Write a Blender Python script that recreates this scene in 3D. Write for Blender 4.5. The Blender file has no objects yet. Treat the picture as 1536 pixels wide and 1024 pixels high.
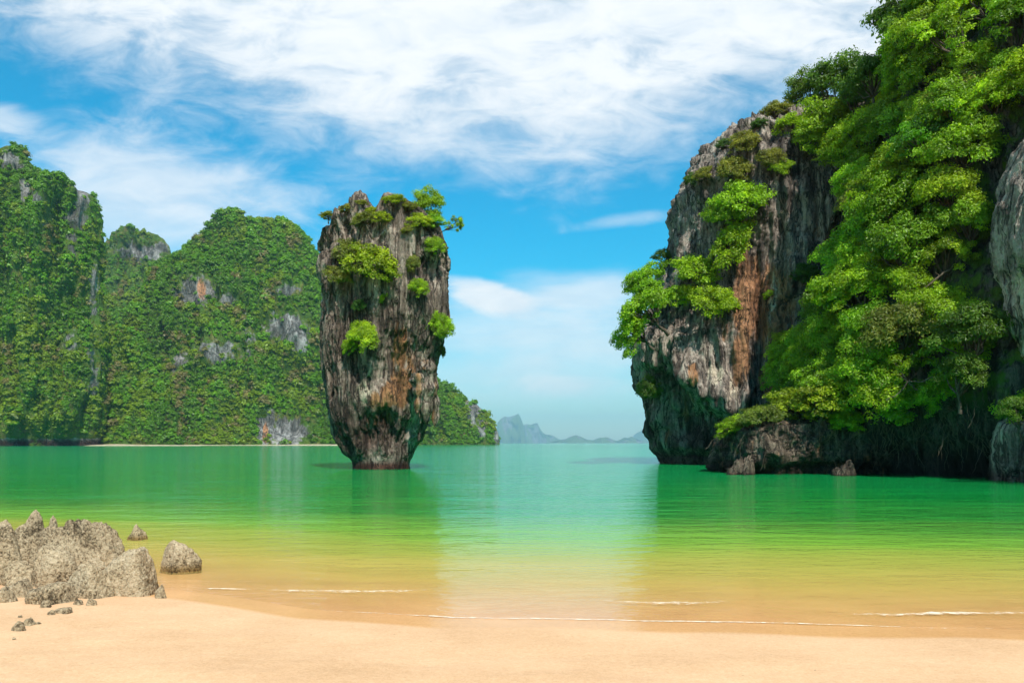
import bpy, math, random
import numpy as np
from mathutils import Vector, Matrix
from mathutils.bvhtree import BVHTree

# ------------------------------------------------------------------ camera, sky, sun, exposure
S = bpy.context.scene
COL = S.collection
F, HX, HY, EYE = 1200.0, 768.0, 664.0, 2.0      # focal length and horizon of the photograph in its own pixels
cam = bpy.data.cameras.new('camera')
cam.sensor_width = 36.0
cam.lens = 36.0 * F / 1536.0
cam.shift_y = (HY - 512.0) / 1536.0
cam.clip_start = 0.1
cam.clip_end = 40000.0
camo = bpy.data.objects.new('camera', cam)
COL.objects.link(camo)
camo.location = (0, 0, EYE)
camo.rotation_euler = (math.radians(90), 0, 0)
S.camera = camo

SUN = Vector((0.24, -0.82, 0.95)).normalized()
SUN_EL = math.asin(SUN.z)
SUN_AZ = math.atan2(SUN.x, SUN.y)
sl = bpy.data.lights.new('sun', 'SUN')
sl.energy = 4.4
sl.angle = math.radians(0.5)
sl.color = (1.0, 0.94, 0.85)
so = bpy.data.objects.new('sun', sl)
COL.objects.link(so)
so.rotation_euler = SUN.to_track_quat('Z', 'Y').to_euler()

S.view_settings.view_transform = 'Standard'
S.view_settings.look = 'None'
S.view_settings.gamma = 1.0
S.view_settings.exposure = 0.55
S.render.engine = 'CYCLES'
cy = S.cycles
cy.use_denoising = True
cy.use_adaptive_sampling = True
cy.adaptive_threshold = 0.02
cy.max_bounces = 6
cy.diffuse_bounces = 3
cy.glossy_bounces = 2
cy.transmission_bounces = 3
cy.transparent_max_bounces = 8
cy.volume_bounces = 0
cy.caustics_reflective = False
cy.caustics_refractive = False


class N:
    """tiny helper for building node trees"""
    def __init__(self, tree):
        self.t = tree
        self.n = tree.nodes
        self.l = tree.links

    def put(self, sock, v):
        if isinstance(v, bpy.types.NodeSocket):
            self.l.new(v, sock)
        elif v is not None:
            if isinstance(v, (tuple, list)) and sock.type == 'RGBA' and len(v) == 3:
                v = (*v, 1.0)
            sock.default_value = v

    def node(self, kind, ins=None, **props):
        nd = self.n.new(kind)
        for k, v in props.items():
            setattr(nd, k, v)
        for k, v in (ins or {}).items():
            self.put(nd.inputs[k], v)
        return nd

    def math(self, op, a, b=None, c=None, clamp=False):
        nd = self.n.new('ShaderNodeMath')
        nd.operation = op
        nd.use_clamp = clamp
        for i, v in enumerate((a, b, c)):
            if v is not None:
                self.put(nd.inputs[i], v)
        return nd.outputs[0]

    def vmath(self, op, a, b=None):
        nd = self.n.new('ShaderNodeVectorMath')
        nd.operation = op
        self.put(nd.inputs[0], a)
        if b is not None:
            self.put(nd.inputs[1], b)
        return nd.outputs[0]

    def mix(self, f, a, b, mode='MIX'):
        nd = self.n.new('ShaderNodeMix')
        nd.data_type = 'RGBA'
        nd.blend_type = mode
        self.put(nd.inputs[0], f)
        self.put(nd.inputs[6], a)
        self.put(nd.inputs[7], b)
        return nd.outputs[2]

    def ramp(self, f, stops, interp='LINEAR'):
        nd = self.n.new('ShaderNodeValToRGB')
        nd.color_ramp.interpolation = interp
        el = nd.color_ramp.elements
        while len(el) < len(stops):
            el.new(0.5)
        for e, (p, c) in zip(el, stops):
            e.position = p
            if isinstance(c, (int, float)):
                c = (c, c, c)
            e.color = (*c, 1.0)
        self.put(nd.inputs[0], f)
        return nd.outputs[0]

    def noise(self, vec, scale, detail=4.0, rough=0.55, dist=0.0):
        nd = self.node('ShaderNodeTexNoise', {'Scale': scale, 'Detail': detail, 'Roughness': rough, 'Distortion': dist})
        self.put(nd.inputs['Vector'], vec)
        return nd.outputs[0]

    def smooth(self, v, a, b):
        nd = self.node('ShaderNodeMapRange', {'From Min': a, 'From Max': b})
        nd.interpolation_type = 'SMOOTHSTEP'
        self.put(nd.inputs[0], v)
        return nd.outputs[0]

    def attr(self, name):
        return self.node('ShaderNodeAttribute', attribute_name=name)


def build_world():
    w = bpy.data.worlds.new('World')
    S.world = w
    w.use_nodes = True
    w.node_tree.nodes.clear()
    g = N(w.node_tree)
    sky = g.node('ShaderNodeTexSky', sky_type='NISHITA')
    sky.sun_disc = False
    sky.sun_elevation = SUN_EL
    sky.sun_rotation = SUN_AZ
    sky.altitude = 0
    sky.air_density = 1.0
    sky.dust_density = 0.4
    sky.ozone_density = 3.0
    # the tropical blue of this sky is deeper than the model's
    hs = g.node('ShaderNodeHueSaturation', {'Hue': 0.482, 'Saturation': 1.55, 'Value': 1.0, 'Color': sky.outputs[0]})
    tc = g.node('ShaderNodeTexCoord').outputs['Generated']
    sx = g.node('ShaderNodeSeparateXYZ', {0: tc})
    x, y, z = sx.outputs
    yy = g.math('MAXIMUM', y, 0.08)
    u = g.math('DIVIDE', x, yy)         # tangent of the bearing from the north
    v = g.math('DIVIDE', z, yy)         # and of the height above the horizon, for the clouds' places in the sky
    base = g.mix(1.0, hs.outputs[0], g.mix(g.smooth(v, 0.02, 0.30), (0.80, 1.03, 1.03), (0.08, 1.30, 1.23)), 'MULTIPLY')
    uv = g.node('ShaderNodeCombineXYZ', {0: u, 1: v, 2: 0.0}).outputs[0]
    rot = g.node('ShaderNodeMapping', {'Vector': uv, 'Rotation': (0, 0, math.radians(20)), 'Scale': (1.0, 2.3, 1.0)}).outputs[0]
    n1 = g.noise(rot, 3.2, 8.0, 0.56, 0.35)
    n2 = g.noise(rot, 11.0, 7.0, 0.62, 0.5)
    n3 = g.noise(g.node('ShaderNodeMapping', {'Vector': uv, 'Location': (3.1, 1.7, 0.4), 'Scale': (1.0, 3.5, 1.0)}).outputs[0], 4.0, 7.0, 0.6, 0.2)

    def px(a, b):
        return (a - HX) / F, (HY - b) / F

    # big sheet: its lower edge as a curve over the bearing
    fc = g.node('ShaderNodeFloatCurve')
    cur = fc.mapping.curves[0]
    pts = [px(*p) for p in ((-300, 0), (0, 62), (110, 105), (200, 150), (330, 190), (440, 228), (520, 258), (600, 262), (700, 250), (830, 285), (930, 262), (1040, 225), (1120, 170), (1240, 180), (1500, 220), (1900, 150))]
    f01 = lambda t: (t + 1.0) / 2.0
    while len(cur.points) < len(pts):
        cur.points.new(0.5, 0.5)
    for cp, (a, b) in zip(cur.points, pts):
        cp.location = (f01(a), f01(b))
    fc.mapping.update()
    g.put(fc.inputs['Value'], g.math('MULTIPLY_ADD', u, 0.5, 0.5))
    edge = g.math('MULTIPLY_ADD', fc.outputs[0], 2.0, -1.0)
    d = g.math('SUBTRACT', v, edge)
    d = g.math('ADD', d, g.math('MULTIPLY', g.math('SUBTRACT', n1, 0.5), 0.24))
    d = g.math('ADD', d, g.math('MULTIPLY', g.math('SUBTRACT', n2, 0.5), 0.15))
    sheet = g.smooth(d, -0.045, 0.14)
    # thin places inside the sheet where the blue shows through
    thin = g.math('ADD', g.math('MULTIPLY', n1, 0.55), g.math('MULTIPLY', n2, 0.6))
    sheet = g.math('MULTIPLY', sheet, g.math('MULTIPLY_ADD', g.smooth(thin, 0.40, 0.60), 0.34, 0.66))

    def patch(cx, cy, rx, ry, ang, a, b, amt, nz, k=0.9):
        cu, cv = px(cx, cy)
        m = g.node('ShaderNodeMapping', {'Vector': g.vmath('SUBTRACT', uv, (cu, cv, 0.0)), 'Rotation': (0, 0, math.radians(ang))}).outputs[0]
        m = g.vmath('MULTIPLY', m, (F / rx, F / ry, 0.0))
        ln = g.node('ShaderNodeVectorMath', {0: m}, operation='LENGTH').outputs['Value']
        e = g.math('SUBTRACT', g.math('MULTIPLY_ADD', g.math('SUBTRACT', nz, 0.5), k * 4.0, 1.0), ln)
        return g.math('MULTIPLY', g.smooth(e, a, b), amt)

    masks = [sheet,
             patch(250, 270, 260, 75, 14, -0.2, 0.9, 0.72, n2, 0.35),
             patch(180, 330, 240, 70, 5, -0.2, 1.0, 0.62, n1, 0.4),
             patch(0, 180, 70, 28, 8, -0.2, 0.8, 0.6, n2, 0.3),
             patch(742, 448, 86, 27, 12, -0.05, 0.45, 0.93, n2, 0.22),
             patch(700, 425, 60, 14, 6, -0.1, 0.7, 0.5, n2, 0.3),
             patch(880, 445, 150, 46, -4, -0.2, 1.0, 0.72, n3, 0.5),
             patch(800, 505, 300, 50, 0, -0.3, 1.0, 0.68, n3, 0.5),
             patch(850, 578, 130, 22, 0, -0.1, 0.9, 0.6, n2, 0.45),
             patch(760, 560, 320, 60, 0, -0.3, 1.2, 0.6, n3, 0.4),
             patch(935, 330, 90, 12, -8, -0.3, 0.9, 0.35, n2, 0.4)]
    a = masks[0]
    for m in masks[1:]:
        a = g.math('SUBTRACT', 1.0, g.math('MULTIPLY', g.math('SUBTRACT', 1.0, a), g.math('SUBTRACT', 1.0, m)))
    front = g.smooth(y, 0.02, 0.2)
    a = g.math('MULTIPLY', a, front)
    # scattered cloud behind the viewer, so that the light stays the same all round
    back = g.math('MULTIPLY', g.math('MULTIPLY', g.smooth(g.noise(tc, 3.0, 6.0, 0.6, 0.3), 0.48, 0.66), 0.7), g.math('SUBTRACT', 1.0, front))
    a = g.math('MAXIMUM', a, back, clamp=True)
    cloud = g.mix(g.smooth(n2, 0.35, 0.65), (6.6, 7.1, 7.6), (7.6, 7.8, 8.0))
    col = g.mix(a, base, cloud)
    bg = g.node('ShaderNodeBackground', {'Color': col, 'Strength': 0.092})
    out = g.node('ShaderNodeOutputWorld')
    g.l.new(bg.outputs[0], out.inputs[0])


build_world()

# ------------------------------------------------------------------ numeric helpers
RNG = np.random.default_rng(7)
random.seed(7)
_perm = np.random.default_rng(11).permutation(256).astype(np.int64)
_perm = np.concatenate([_perm, _perm, _perm])
_g3 = np.random.default_rng(12).normal(size=(256, 3))
_g3 /= np.linalg.norm(_g3, axis=1)[:, None]


def perlin(p):
    p = np.asarray(p, float)
    i = np.floor(p).astype(np.int64)
    f = p - i
    i &= 255
    w = f * f * f * (f * (f * 6 - 15) + 10)
    r = 0
    for dx in (0, 1):
        wx = w[..., 0] if dx else 1 - w[..., 0]
        for dy in (0, 1):
            wy = w[..., 1] if dy else 1 - w[..., 1]
            for dz in (0, 1):
                wz = w[..., 2] if dz else 1 - w[..., 2]
                h = _perm[_perm[_perm[i[..., 0] + dx] + i[..., 1] + dy] + i[..., 2] + dz]
                gr = _g3[h & 255]
                r = r + wx * wy * wz * (gr[..., 0] * (f[..., 0] - dx) + gr[..., 1] * (f[..., 1] - dy) + gr[..., 2] * (f[..., 2] - dz))
    return r * 1.5


def fbm(p, octv=4, gain=0.5, lac=2.03):
    p = np.asarray(p, float)
    r, a = 0, 1.0
    for k in range(octv):
        r = r + a * perlin(p + 17.3 * k)
        p = p * lac
        a *= gain
    return r


def ridged(p, octv=3, gain=0.5):
    p = np.asarray(p, float)
    r, a = 0, 1.0
    for k in range(octv):
        r = r + a * (1 - 2 * np.abs(perlin(p + 9.1 * k)))
        p = p * 2.1
        a *= gain
    return r


def sstep(x, a, b):
    t = np.clip((x - a) / (b - a), 0, 1)
    return t * t * (3 - 2 * t)


def at(px, py, Y):
    """the point at distance Y straight ahead that lies on this line of sight"""
    return np.array([(px - HX) / F * Y, Y, EYE + (HY - py) / F * Y])


def to_px(P):
    P = np.asarray(P, float)
    Y = np.maximum(P[..., 1], 0.5)
    return HX + P[..., 0] / Y * F, HY - (P[..., 2] - EYE) / Y * F


def mesh_obj(name, V, Fc, mat=None, parent=None, smooth=True, attrs=None, loc=None, link=True):
    """one mesh object from arrays; Fc is an (n,3) or (n,4) int array or a list of such arrays"""
    me = bpy.data.meshes.new(name)
    V = np.asarray(V, np.float32).reshape(-1, 3)
    if not isinstance(Fc, list):
        Fc = [Fc]
    Fc = [np.asarray(f, np.int32) for f in Fc if len(f)]
    loops = np.concatenate([f.ravel() for f in Fc])
    sizes = np.concatenate([np.full(len(f), f.shape[1], np.int32) for f in Fc])
    starts = np.concatenate([[0], np.cumsum(sizes)[:-1]]).astype(np.int32)
    me.vertices.add(len(V))
    me.vertices.foreach_set('co', V.ravel())
    me.loops.add(len(loops))
    me.loops.foreach_set('vertex_index', loops)
    me.polygons.add(len(sizes))
    me.polygons.foreach_set('loop_start', starts)
    me.polygons.foreach_set('loop_total', sizes)
    me.polygons.foreach_set('use_smooth', np.full(len(sizes), smooth, dtype=bool))
    for k, (dom, arr) in (attrs or {}).items():
        arr = np.asarray(arr, np.float32)
        if arr.ndim == 2:
            if arr.shape[1] == 3:
                arr = np.concatenate([arr, np.ones((len(arr), 1), np.float32)], 1)
            a = me.attributes.new(k, 'FLOAT_COLOR', dom)
            a.data.foreach_set('color', arr.ravel())
        else:
            a = me.attributes.new(k, 'FLOAT', dom)
            a.data.foreach_set('value', arr.ravel())
    me.update(calc_edges=True)
    me.validate()
    if mat:
        me.materials.append(mat)
    o = bpy.data.objects.new(name, me)
    if link:
        COL.objects.link(o)
    if parent:
        o.parent = parent
    if loc is not None:
        o.location = loc
    return o


def tag(o, label=None, cat=None, group=None, kind=None):
    if label:
        o['label'] = label
    if cat:
        o['category'] = cat
    if group:
        o['group'] = group
    if kind:
        o['kind'] = kind
    return o


def grid_faces(nr, nc, wrap):
    r = np.arange(nr - 1)[:, None]
    c = np.arange(nc if wrap else nc - 1)[None, :]
    c2 = (c + 1) % nc
    a = r * nc + c
    b = r * nc + c2
    return np.stack([a, b, b + nc, a + nc], -1).reshape(-1, 4)


def bvh_of(V, Fc):
    return BVHTree.FromPolygons([tuple(v) for v in V.tolist()], [tuple(f) for f in Fc.tolist()])


def grid_normals(G, wrap=True):
    if wrap:
        du = np.roll(G, -1, 1) - np.roll(G, 1, 1)
    else:
        du = np.gradient(G, axis=1)
    dv = np.gradient(G, axis=0)
    n = np.cross(du, dv)
    return n / np.maximum(np.linalg.norm(n, axis=-1, keepdims=True), 1e-9)


def rings(rows, Yc, ry_k, nz, nt, power=2.0, ry_abs=None):
    """closed body from silhouette rows (photo y, left x, right x) at distance Yc"""
    rows = sorted(rows, key=lambda r: -r[0])
    z = np.array([at(0, r[0], Yc)[2] for r in rows])
    xl = np.array([at(r[1], 0, Yc)[0] for r in rows])
    xr = np.array([at(r[2], 0, Yc)[0] for r in rows])
    # equal steps along the outline
    s = np.concatenate([[0], np.cumsum(np.hypot(np.diff(z), 0.5 * (np.abs(np.diff(xl)) + np.abs(np.diff(xr)))))])
    t = np.linspace(0, s[-1], nz)
    zi, li, ri = np.interp(t, s, z), np.interp(t, s, xl), np.interp(t, s, xr)
    k = np.array([.25, .5, .25])
    for _ in range(max(1, nz // 60)):
        for a in (zi, li, ri):
            a[1:-1] = np.convolve(a, k, 'valid')
    th = np.linspace(0, 2 * np.pi, nt, endpoint=False)
    c, sn = np.cos(th), np.sin(th)
    e = 2.0 / power
    c = np.sign(c) * np.abs(c) ** e
    sn = np.sign(sn) * np.abs(sn) ** e
    cx, rx = (li + ri) / 2, (ri - li) / 2
    ry = rx * ry_k if ry_abs is None else np.minimum(rx * 1.2, ry_abs)
    G = np.empty((nz, nt, 3))
    G[..., 0] = cx[:, None] + rx[:, None] * c
    G[..., 1] = Yc + ry[:, None] * sn
    G[..., 2] = zi[:, None]
    return G


def close_top(G):
    """vertices and faces of a ring grid with its top closed by a fan"""
    nz, nt, _ = G.shape
    V = np.concatenate([G.reshape(-1, 3), G[-1].mean(0)[None]], 0)
    Q = grid_faces(nz, nt, True)
    a = (nz - 1) * nt + np.arange(nt)
    b = (nz - 1) * nt + (np.arange(nt) + 1) % nt
    T = np.stack([a, b, np.full(nt, nz * nt)], -1)
    return V, Q, T


# ------------------------------------------------------------------ materials
def new_mat(name):
    m = bpy.data.materials.new(name)
    m.use_nodes = True
    m.node_tree.nodes.clear()
    g = N(m.node_tree)
    out = g.node('ShaderNodeOutputMaterial')
    return m, g, out


def rock_mat(name, dark, mid, light, rust=(0.42, 0.19, 0.08), pale=(0.50, 0.42, 0.31), k=1.0, moss=0.0, streak=0.16, bump=0.35):
    m, g, out = new_mat(name)
    P = g.node('ShaderNodeNewGeometry').outputs['Position']
    st = g.vmath('MULTIPLY', P, (1.0, 1.0, streak))
    warp = g.vmath('ADD', st, g.vmath('SCALE', g.node('ShaderNodeTexNoise', {'Vector': P, 'Scale': 0.6 * k, 'Detail': 2.0}).outputs['Color']))
    warp.node.inputs[1].links[0].from_node.inputs['Scale'].default_value = 0.5 / k
    n_st = g.noise(warp, 1.7 * k, 9.0, 0.66, 0.15)
    n_big = g.noise(P, 0.28 * k, 4.0, 0.55)
    n_fine = g.noise(P, 7.0 * k, 7.0, 0.7)
    f = g.math('ADD', g.math('MULTIPLY', n_st, 0.72), g.math('MULTIPLY', n_big, 0.30))
    f = g.math('ADD', f, g.math('MULTIPLY', g.math('SUBTRACT', n_fine, 0.5), 0.22))
    base = g.ramp(f, [(0.345, dark), (0.44, tuple(0.6 * d + 0.4 * q for d, q in zip(dark, mid))), (0.515, mid), (0.645, light)])
    # open cracks, mostly upright
    n_cr = g.noise(warp, 0.95 * k, 5.0, 0.6, 0.3)
    crack = g.math('SUBTRACT', 1.0, g.smooth(g.math('ABSOLUTE', g.math('SUBTRACT', n_cr, 0.5)), 0.004, 0.030))
    n_c2 = g.noise(warp, 2.6 * k, 4.0, 0.6, 0.2)
    crack2 = g.math('SUBTRACT', 1.0, g.smooth(g.math('ABSOLUTE', g.math('SUBTRACT', n_c2, 0.5)), 0.004, 0.035))
    ru = g.attr('rust').outputs['Fac']
    pa = g.attr('pale').outputs['Fac']
    nr = g.noise(warp, 1.1 * k, 6.0, 0.6, 0.2)
    rm = g.smooth(g.math('ADD', ru, g.math('MULTIPLY', g.math('SUBTRACT', nr, 0.5), 1.3)), 0.38, 0.62)
    rm = g.math('MULTIPLY', rm, g.smooth(ru, 0.05, 0.25))
    rustc = g.ramp(n_st, [(0.33, tuple(c * 0.25 for c in rust)), (0.48, tuple(c * 0.75 for c in rust)), (0.58, rust), (0.7, (rust[0] * 1.25, rust[1] * 1.6, rust[2] * 2.2))])
    base = g.mix(rm, base, rustc)
    pm = g.smooth(g.math('ADD', pa, g.math('MULTIPLY', g.math('SUBTRACT', n_st, 0.5), 1.5)), 0.42, 0.66)
    pm = g.math('MULTIPLY', pm, g.smooth(pa, 0.05, 0.25))
    base = g.mix(pm, base, g.ramp(n_fine, [(0.3, tuple(c * 0.6 for c in pale)), (0.6, pale)]))
    base = g.mix(g.math('MULTIPLY', crack, 0.8), base, dark)
    base = g.mix(g.math('MULTIPLY', crack2, 0.45), base, dark)
    wet_or_shade = g.attr('wet_or_shade').outputs['Fac']
    base = g.mix(wet_or_shade, base, g.mix(1.0, base, (0.24, 0.135, 0.12), 'MULTIPLY'))  # darkens tidal rock and painted shade; reddish tone counters green bounce light
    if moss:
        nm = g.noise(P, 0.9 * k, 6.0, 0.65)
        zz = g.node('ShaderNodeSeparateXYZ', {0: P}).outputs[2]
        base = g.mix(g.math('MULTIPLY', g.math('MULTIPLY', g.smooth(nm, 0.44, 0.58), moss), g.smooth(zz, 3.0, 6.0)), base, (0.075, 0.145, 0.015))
    hb = g.math('ADD', g.math('MULTIPLY', n_st, 1.0), g.math('MULTIPLY', n_fine, 0.30))
    hb = g.math('SUBTRACT', hb, g.math('ADD', g.math('MULTIPLY', crack, 0.30), g.math('MULTIPLY', crack2, 0.14)))
    bp = g.node('ShaderNodeBump', {'Strength': 0.9, 'Distance': bump / k, 'Height': hb})
    pr = g.node('ShaderNodeBsdfPrincipled', {'Base Color': base, 'Roughness': 0.9, 'Specular IOR Level': 0.2, 'Normal': bp.outputs[0]})
    g.l.new(pr.outputs[0], out.inputs[0])
    return m


def leaf_mat(name, use_attr=False):
    m, g, out = new_mat(name)
    if use_attr:
        col = g.attr('leaf_color').outputs['Color']
    else:
        tint = g.attr('tint').outputs['Fac']
        oc = g.node('ShaderNodeObjectInfo').outputs['Color']
        k = g.math('MULTIPLY_ADD', tint, 0.95, 0.5)
        col = g.mix(1.0, oc, g.node('ShaderNodeCombineColor', {0: k, 1: k, 2: k}).outputs[0], 'MULTIPLY')
        # fresh tips are yellower
        col = g.mix(g.math('MULTIPLY', g.smooth(tint, 0.6, 1.0), 0.45), col, g.mix(1.0, col, (1.45, 1.12, 0.7), 'MULTIPLY'))
    df = g.node('ShaderNodeBsdfDiffuse', {'Color': col})
    tl = g.node('ShaderNodeBsdfTranslucent', {'Color': g.mix(1.0, col, (1.2, 1.25, 0.5), 'MULTIPLY')})
    mx = g.node('ShaderNodeMixShader', {0: 0.40, 1: df.outputs[0], 2: tl.outputs[0]})
    gl = g.node('ShaderNodeBsdfGlossy', {'Color': (1, 1, 1), 'Roughness': 0.45})
    m2 = g.node('ShaderNodeMixShader', {0: 0.018, 1: mx.outputs[0], 2: gl.outputs[0]})
    g.l.new(m2.outputs[0], out.inputs[0])
    return m


def bark_mat(name, c1, c2):
    m, g, out = new_mat(name)
    P = g.node('ShaderNodeTexCoord').outputs['Object']
    n = g.noise(g.vmath('MULTIPLY', P, (1, 1, 0.25)), 9.0, 6.0, 0.65)
    col = g.ramp(n, [(0.35, c1), (0.65, c2)])
    bp = g.node('ShaderNodeBump', {'Strength': 0.6, 'Distance': 0.03, 'Height': n})
    pr = g.node('ShaderNodeBsdfPrincipled', {'Base Color': col, 'Roughness': 0.9, 'Normal': bp.outputs[0], 'Specular IOR Level': 0.2})
    g.l.new(pr.outputs[0], out.inputs[0])
    return m


M_STACK = rock_mat('karst rock', (0.018, 0.014, 0.012), (0.200, 0.156, 0.122), (0.45, 0.375, 0.305), rust=(0.34, 0.175, 0.080), k=1.0, streak=0.13)
M_CLIFF = rock_mat('cliff limestone', (0.020, 0.017, 0.015), (0.235, 0.192, 0.160), (0.49, 0.42, 0.35), rust=(0.40, 0.205, 0.105), pale=(0.58, 0.50, 0.37), k=0.8)
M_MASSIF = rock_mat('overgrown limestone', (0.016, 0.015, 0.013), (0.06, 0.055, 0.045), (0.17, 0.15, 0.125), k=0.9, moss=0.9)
M_LEDGE = rock_mat('dark ledge rock', (0.016, 0.013, 0.010), (0.075, 0.058, 0.042), (0.21, 0.165, 0.12), k=1.1, moss=0.1)  # rock of a darker brown, for the ledge and the boulders below it
M_HILLROCK = rock_mat('hill limestone', (0.06, 0.06, 0.055), (0.17, 0.165, 0.155), (0.34, 0.33, 0.31), rust=(0.45, 0.22, 0.11), k=0.09, streak=0.3)
M_LEAF = leaf_mat('leaves')
M_FOREST = leaf_mat('forest leaves', True)
M_BARK = bark_mat('bark', (0.035, 0.028, 0.020), (0.13, 0.105, 0.08))
M_ROOT = bark_mat('root bark', (0.04, 0.03, 0.02), (0.17, 0.135, 0.095))


def hill_mat():
    """undergrowth where trees stand, bare limestone where the attribute says so"""
    m = M_HILLROCK.copy()
    m.name = 'hill undergrowth and rock'
    g = N(m.node_tree)
    pr = [n for n in g.n if n.type == 'BSDF_PRINCIPLED'][0]
    rock = pr.inputs['Base Color'].links[0].from_socket
    P = g.node('ShaderNodeNewGeometry').outputs['Position']
    n = g.noise(P, 0.12, 6.0, 0.6)
    green = g.ramp(n, [(0.35, (0.04, 0.085, 0.011)), (0.5, (0.07, 0.13, 0.016)), (0.62, (0.12, 0.13, 0.03)), (0.72, (0.17, 0.14, 0.06))])
    b = g.attr('bare').outputs['Fac']
    nb = g.noise(P, 0.10, 6.0, 0.65)
    f = g.smooth(g.math('ADD', b, g.math('MULTIPLY', g.math('SUBTRACT', nb, 0.5), 2.2)), 0.40, 0.62)
    g.put(pr.inputs['Base Color'], g.mix(f, green, rock))
    return m


M_HILL = hill_mat()


# ------------------------------------------------------------------ plants
def tubes(paths, sides=5):
    """paths: list of (points (n,3), radii (n,)) -> verts, quads"""
    VV, QQ, base = [], [], 0
    for P, R in paths:
        P = np.asarray(P, float)
        n = len(P)
        T = np.gradient(P, axis=0)
        T /= np.maximum(np.linalg.norm(T, axis=1, keepdims=True), 1e-9)
        ref = np.array([0.13, 0.95, 0.27]) if abs(T[0][2]) > 0.5 else np.array([0.1, 0.2, 0.97])
        A = np.cross(T, ref)
        A /= np.maximum(np.linalg.norm(A, axis=1, keepdims=True), 1e-9)
        B = np.cross(T, A)
        th = np.linspace(0, 2 * np.pi, sides, endpoint=False)
        ring = P[:, None] + np.asarray(R)[:, None, None] * (np.cos(th)[None, :, None] * A[:, None] + np.sin(th)[None, :, None] * B[:, None])
        VV.append(ring.reshape(-1, 3))
        QQ.append(grid_faces(n, sides, True) + base)
        base += n * sides
    return np.concatenate(VV), np.concatenate(QQ)


def leaves_on(centers, crad, nleaf, size, rng, flat=0.7, up=0.35, tri=False, jit=0.36):
    """leaf faces spread over the outsides of clumps"""
    nc = len(centers)
    wgt = crad ** 2
    idx = rng.choice(nc, nleaf, p=wgt / wgt.sum())
    d = rng.normal(size=(nleaf, 3))
    d /= np.linalg.norm(d, axis=1, keepdims=True)
    low = d[:, 2] < -0.25
    d[low, 2] *= -rng.uniform(-0.6, 1, low.sum())
    d /= np.linalg.norm(d, axis=1, keepdims=True)
    r = crad[idx] * (0.45 + 0.85 * rng.random(nleaf) ** 1.2)
    p = centers[idx] + d * r[:, None] * np.array([1, 1, flat])
    nrm = d * 0.85 + np.array([0, 0, up]) + rng.normal(scale=jit, size=(nleaf, 3))
    nrm /= np.linalg.norm(nrm, axis=1, keepdims=True)
    t = np.cross(nrm, rng.normal(size=(nleaf, 3)))
    t /= np.linalg.norm(t, axis=1, keepdims=True)
    b = np.cross(nrm, t)
    L = size * rng.uniform(0.6, 1.45, nleaf)[:, None]
    W = L * rng.uniform(0.42, 0.7, nleaf)[:, None]
    tint = np.clip(0.45 + 0.22 * rng.normal(size=nc)[idx] + 0.16 * rng.normal(size=nleaf), 0, 1)
    if tri:
        V = np.stack([p - t * L * .5 - b * W * .6, p - t * L * .5 + b * W * .6, p + t * L * .7], 1)
        Fc = np.arange(nleaf * 3).reshape(-1, 3)
    else:
        sag = nrm * L * 0.14
        V = np.stack([p - t * L * .5 - sag, p + b * W * .5, p + t * L * .5 - sag, p - b * W * .5], 1)
        Fc = np.arange(nleaf * 4).reshape(-1, 4)
    return V.reshape(-1, 3), Fc, tint


def tree_proto(seed, nleaf, leaf, shape=(1, 1, 0.75), nclump=26, trunk_h=0.9, clump=(0.14, 0.31), flat=0.75):
    """crown of unit radius on a trunk; meshes are shared by the copies"""
    rng = np.random.default_rng(seed)
    d = rng.normal(size=(nclump, 3))
    d /= np.linalg.norm(d, axis=1, keepdims=True)
    d[:, 2] = np.where(d[:, 2] < -0.3, -d[:, 2], d[:, 2])
    r = rng.uniform(0.25, 1.0, nclump) ** 0.5 * rng.uniform(0.82, 1.08, nclump)
    c = d * r[:, None] * np.array(shape)
    c[:, 0] += 0.12 * rng.normal()
    c[:, 2] += trunk_h
    cr = rng.uniform(*clump, nclump)
    V, Fc, tint = leaves_on(c, cr, nleaf, leaf, rng, flat=flat)
    crown = mesh_obj('crown', V, Fc, M_LEAF, smooth=False, attrs={'tint': ('FACE', tint)}, link=False).data
    paths = []
    fork = np.array([0.04 * rng.normal(), 0.04 * rng.normal(), trunk_h * 0.45])
    mid = fork * 0.5 + np.array([0.05, -0.03, 0]) * rng.normal()
    paths.append((np.array([[0, 0, -0.25], [0, 0, 0], mid, fork, [0, 0, trunk_h * 0.9]]), np.array([0.085, 0.07, 0.055, 0.05, 0.02])))
    for q in rng.permutation(nclump)[:14]:
        a, e = fork * rng.uniform(0.75, 1.1), c[q]
        m1 = a * 0.6 + e * 0.4 + np.array([0, 0, -0.06]) + 0.05 * rng.normal(size=3)
        m2 = a * 0.25 + e * 0.75 + 0.05 * rng.normal(size=3)
        paths.append((np.array([a, m1, m2, e]), np.array([0.038, 0.028, 0.018, 0.006])))
    TV, TQ = tubes(paths)
    trunk = mesh_obj('trunk', TV, TQ, M_BARK, link=False).data
    return crown, trunk


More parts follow.
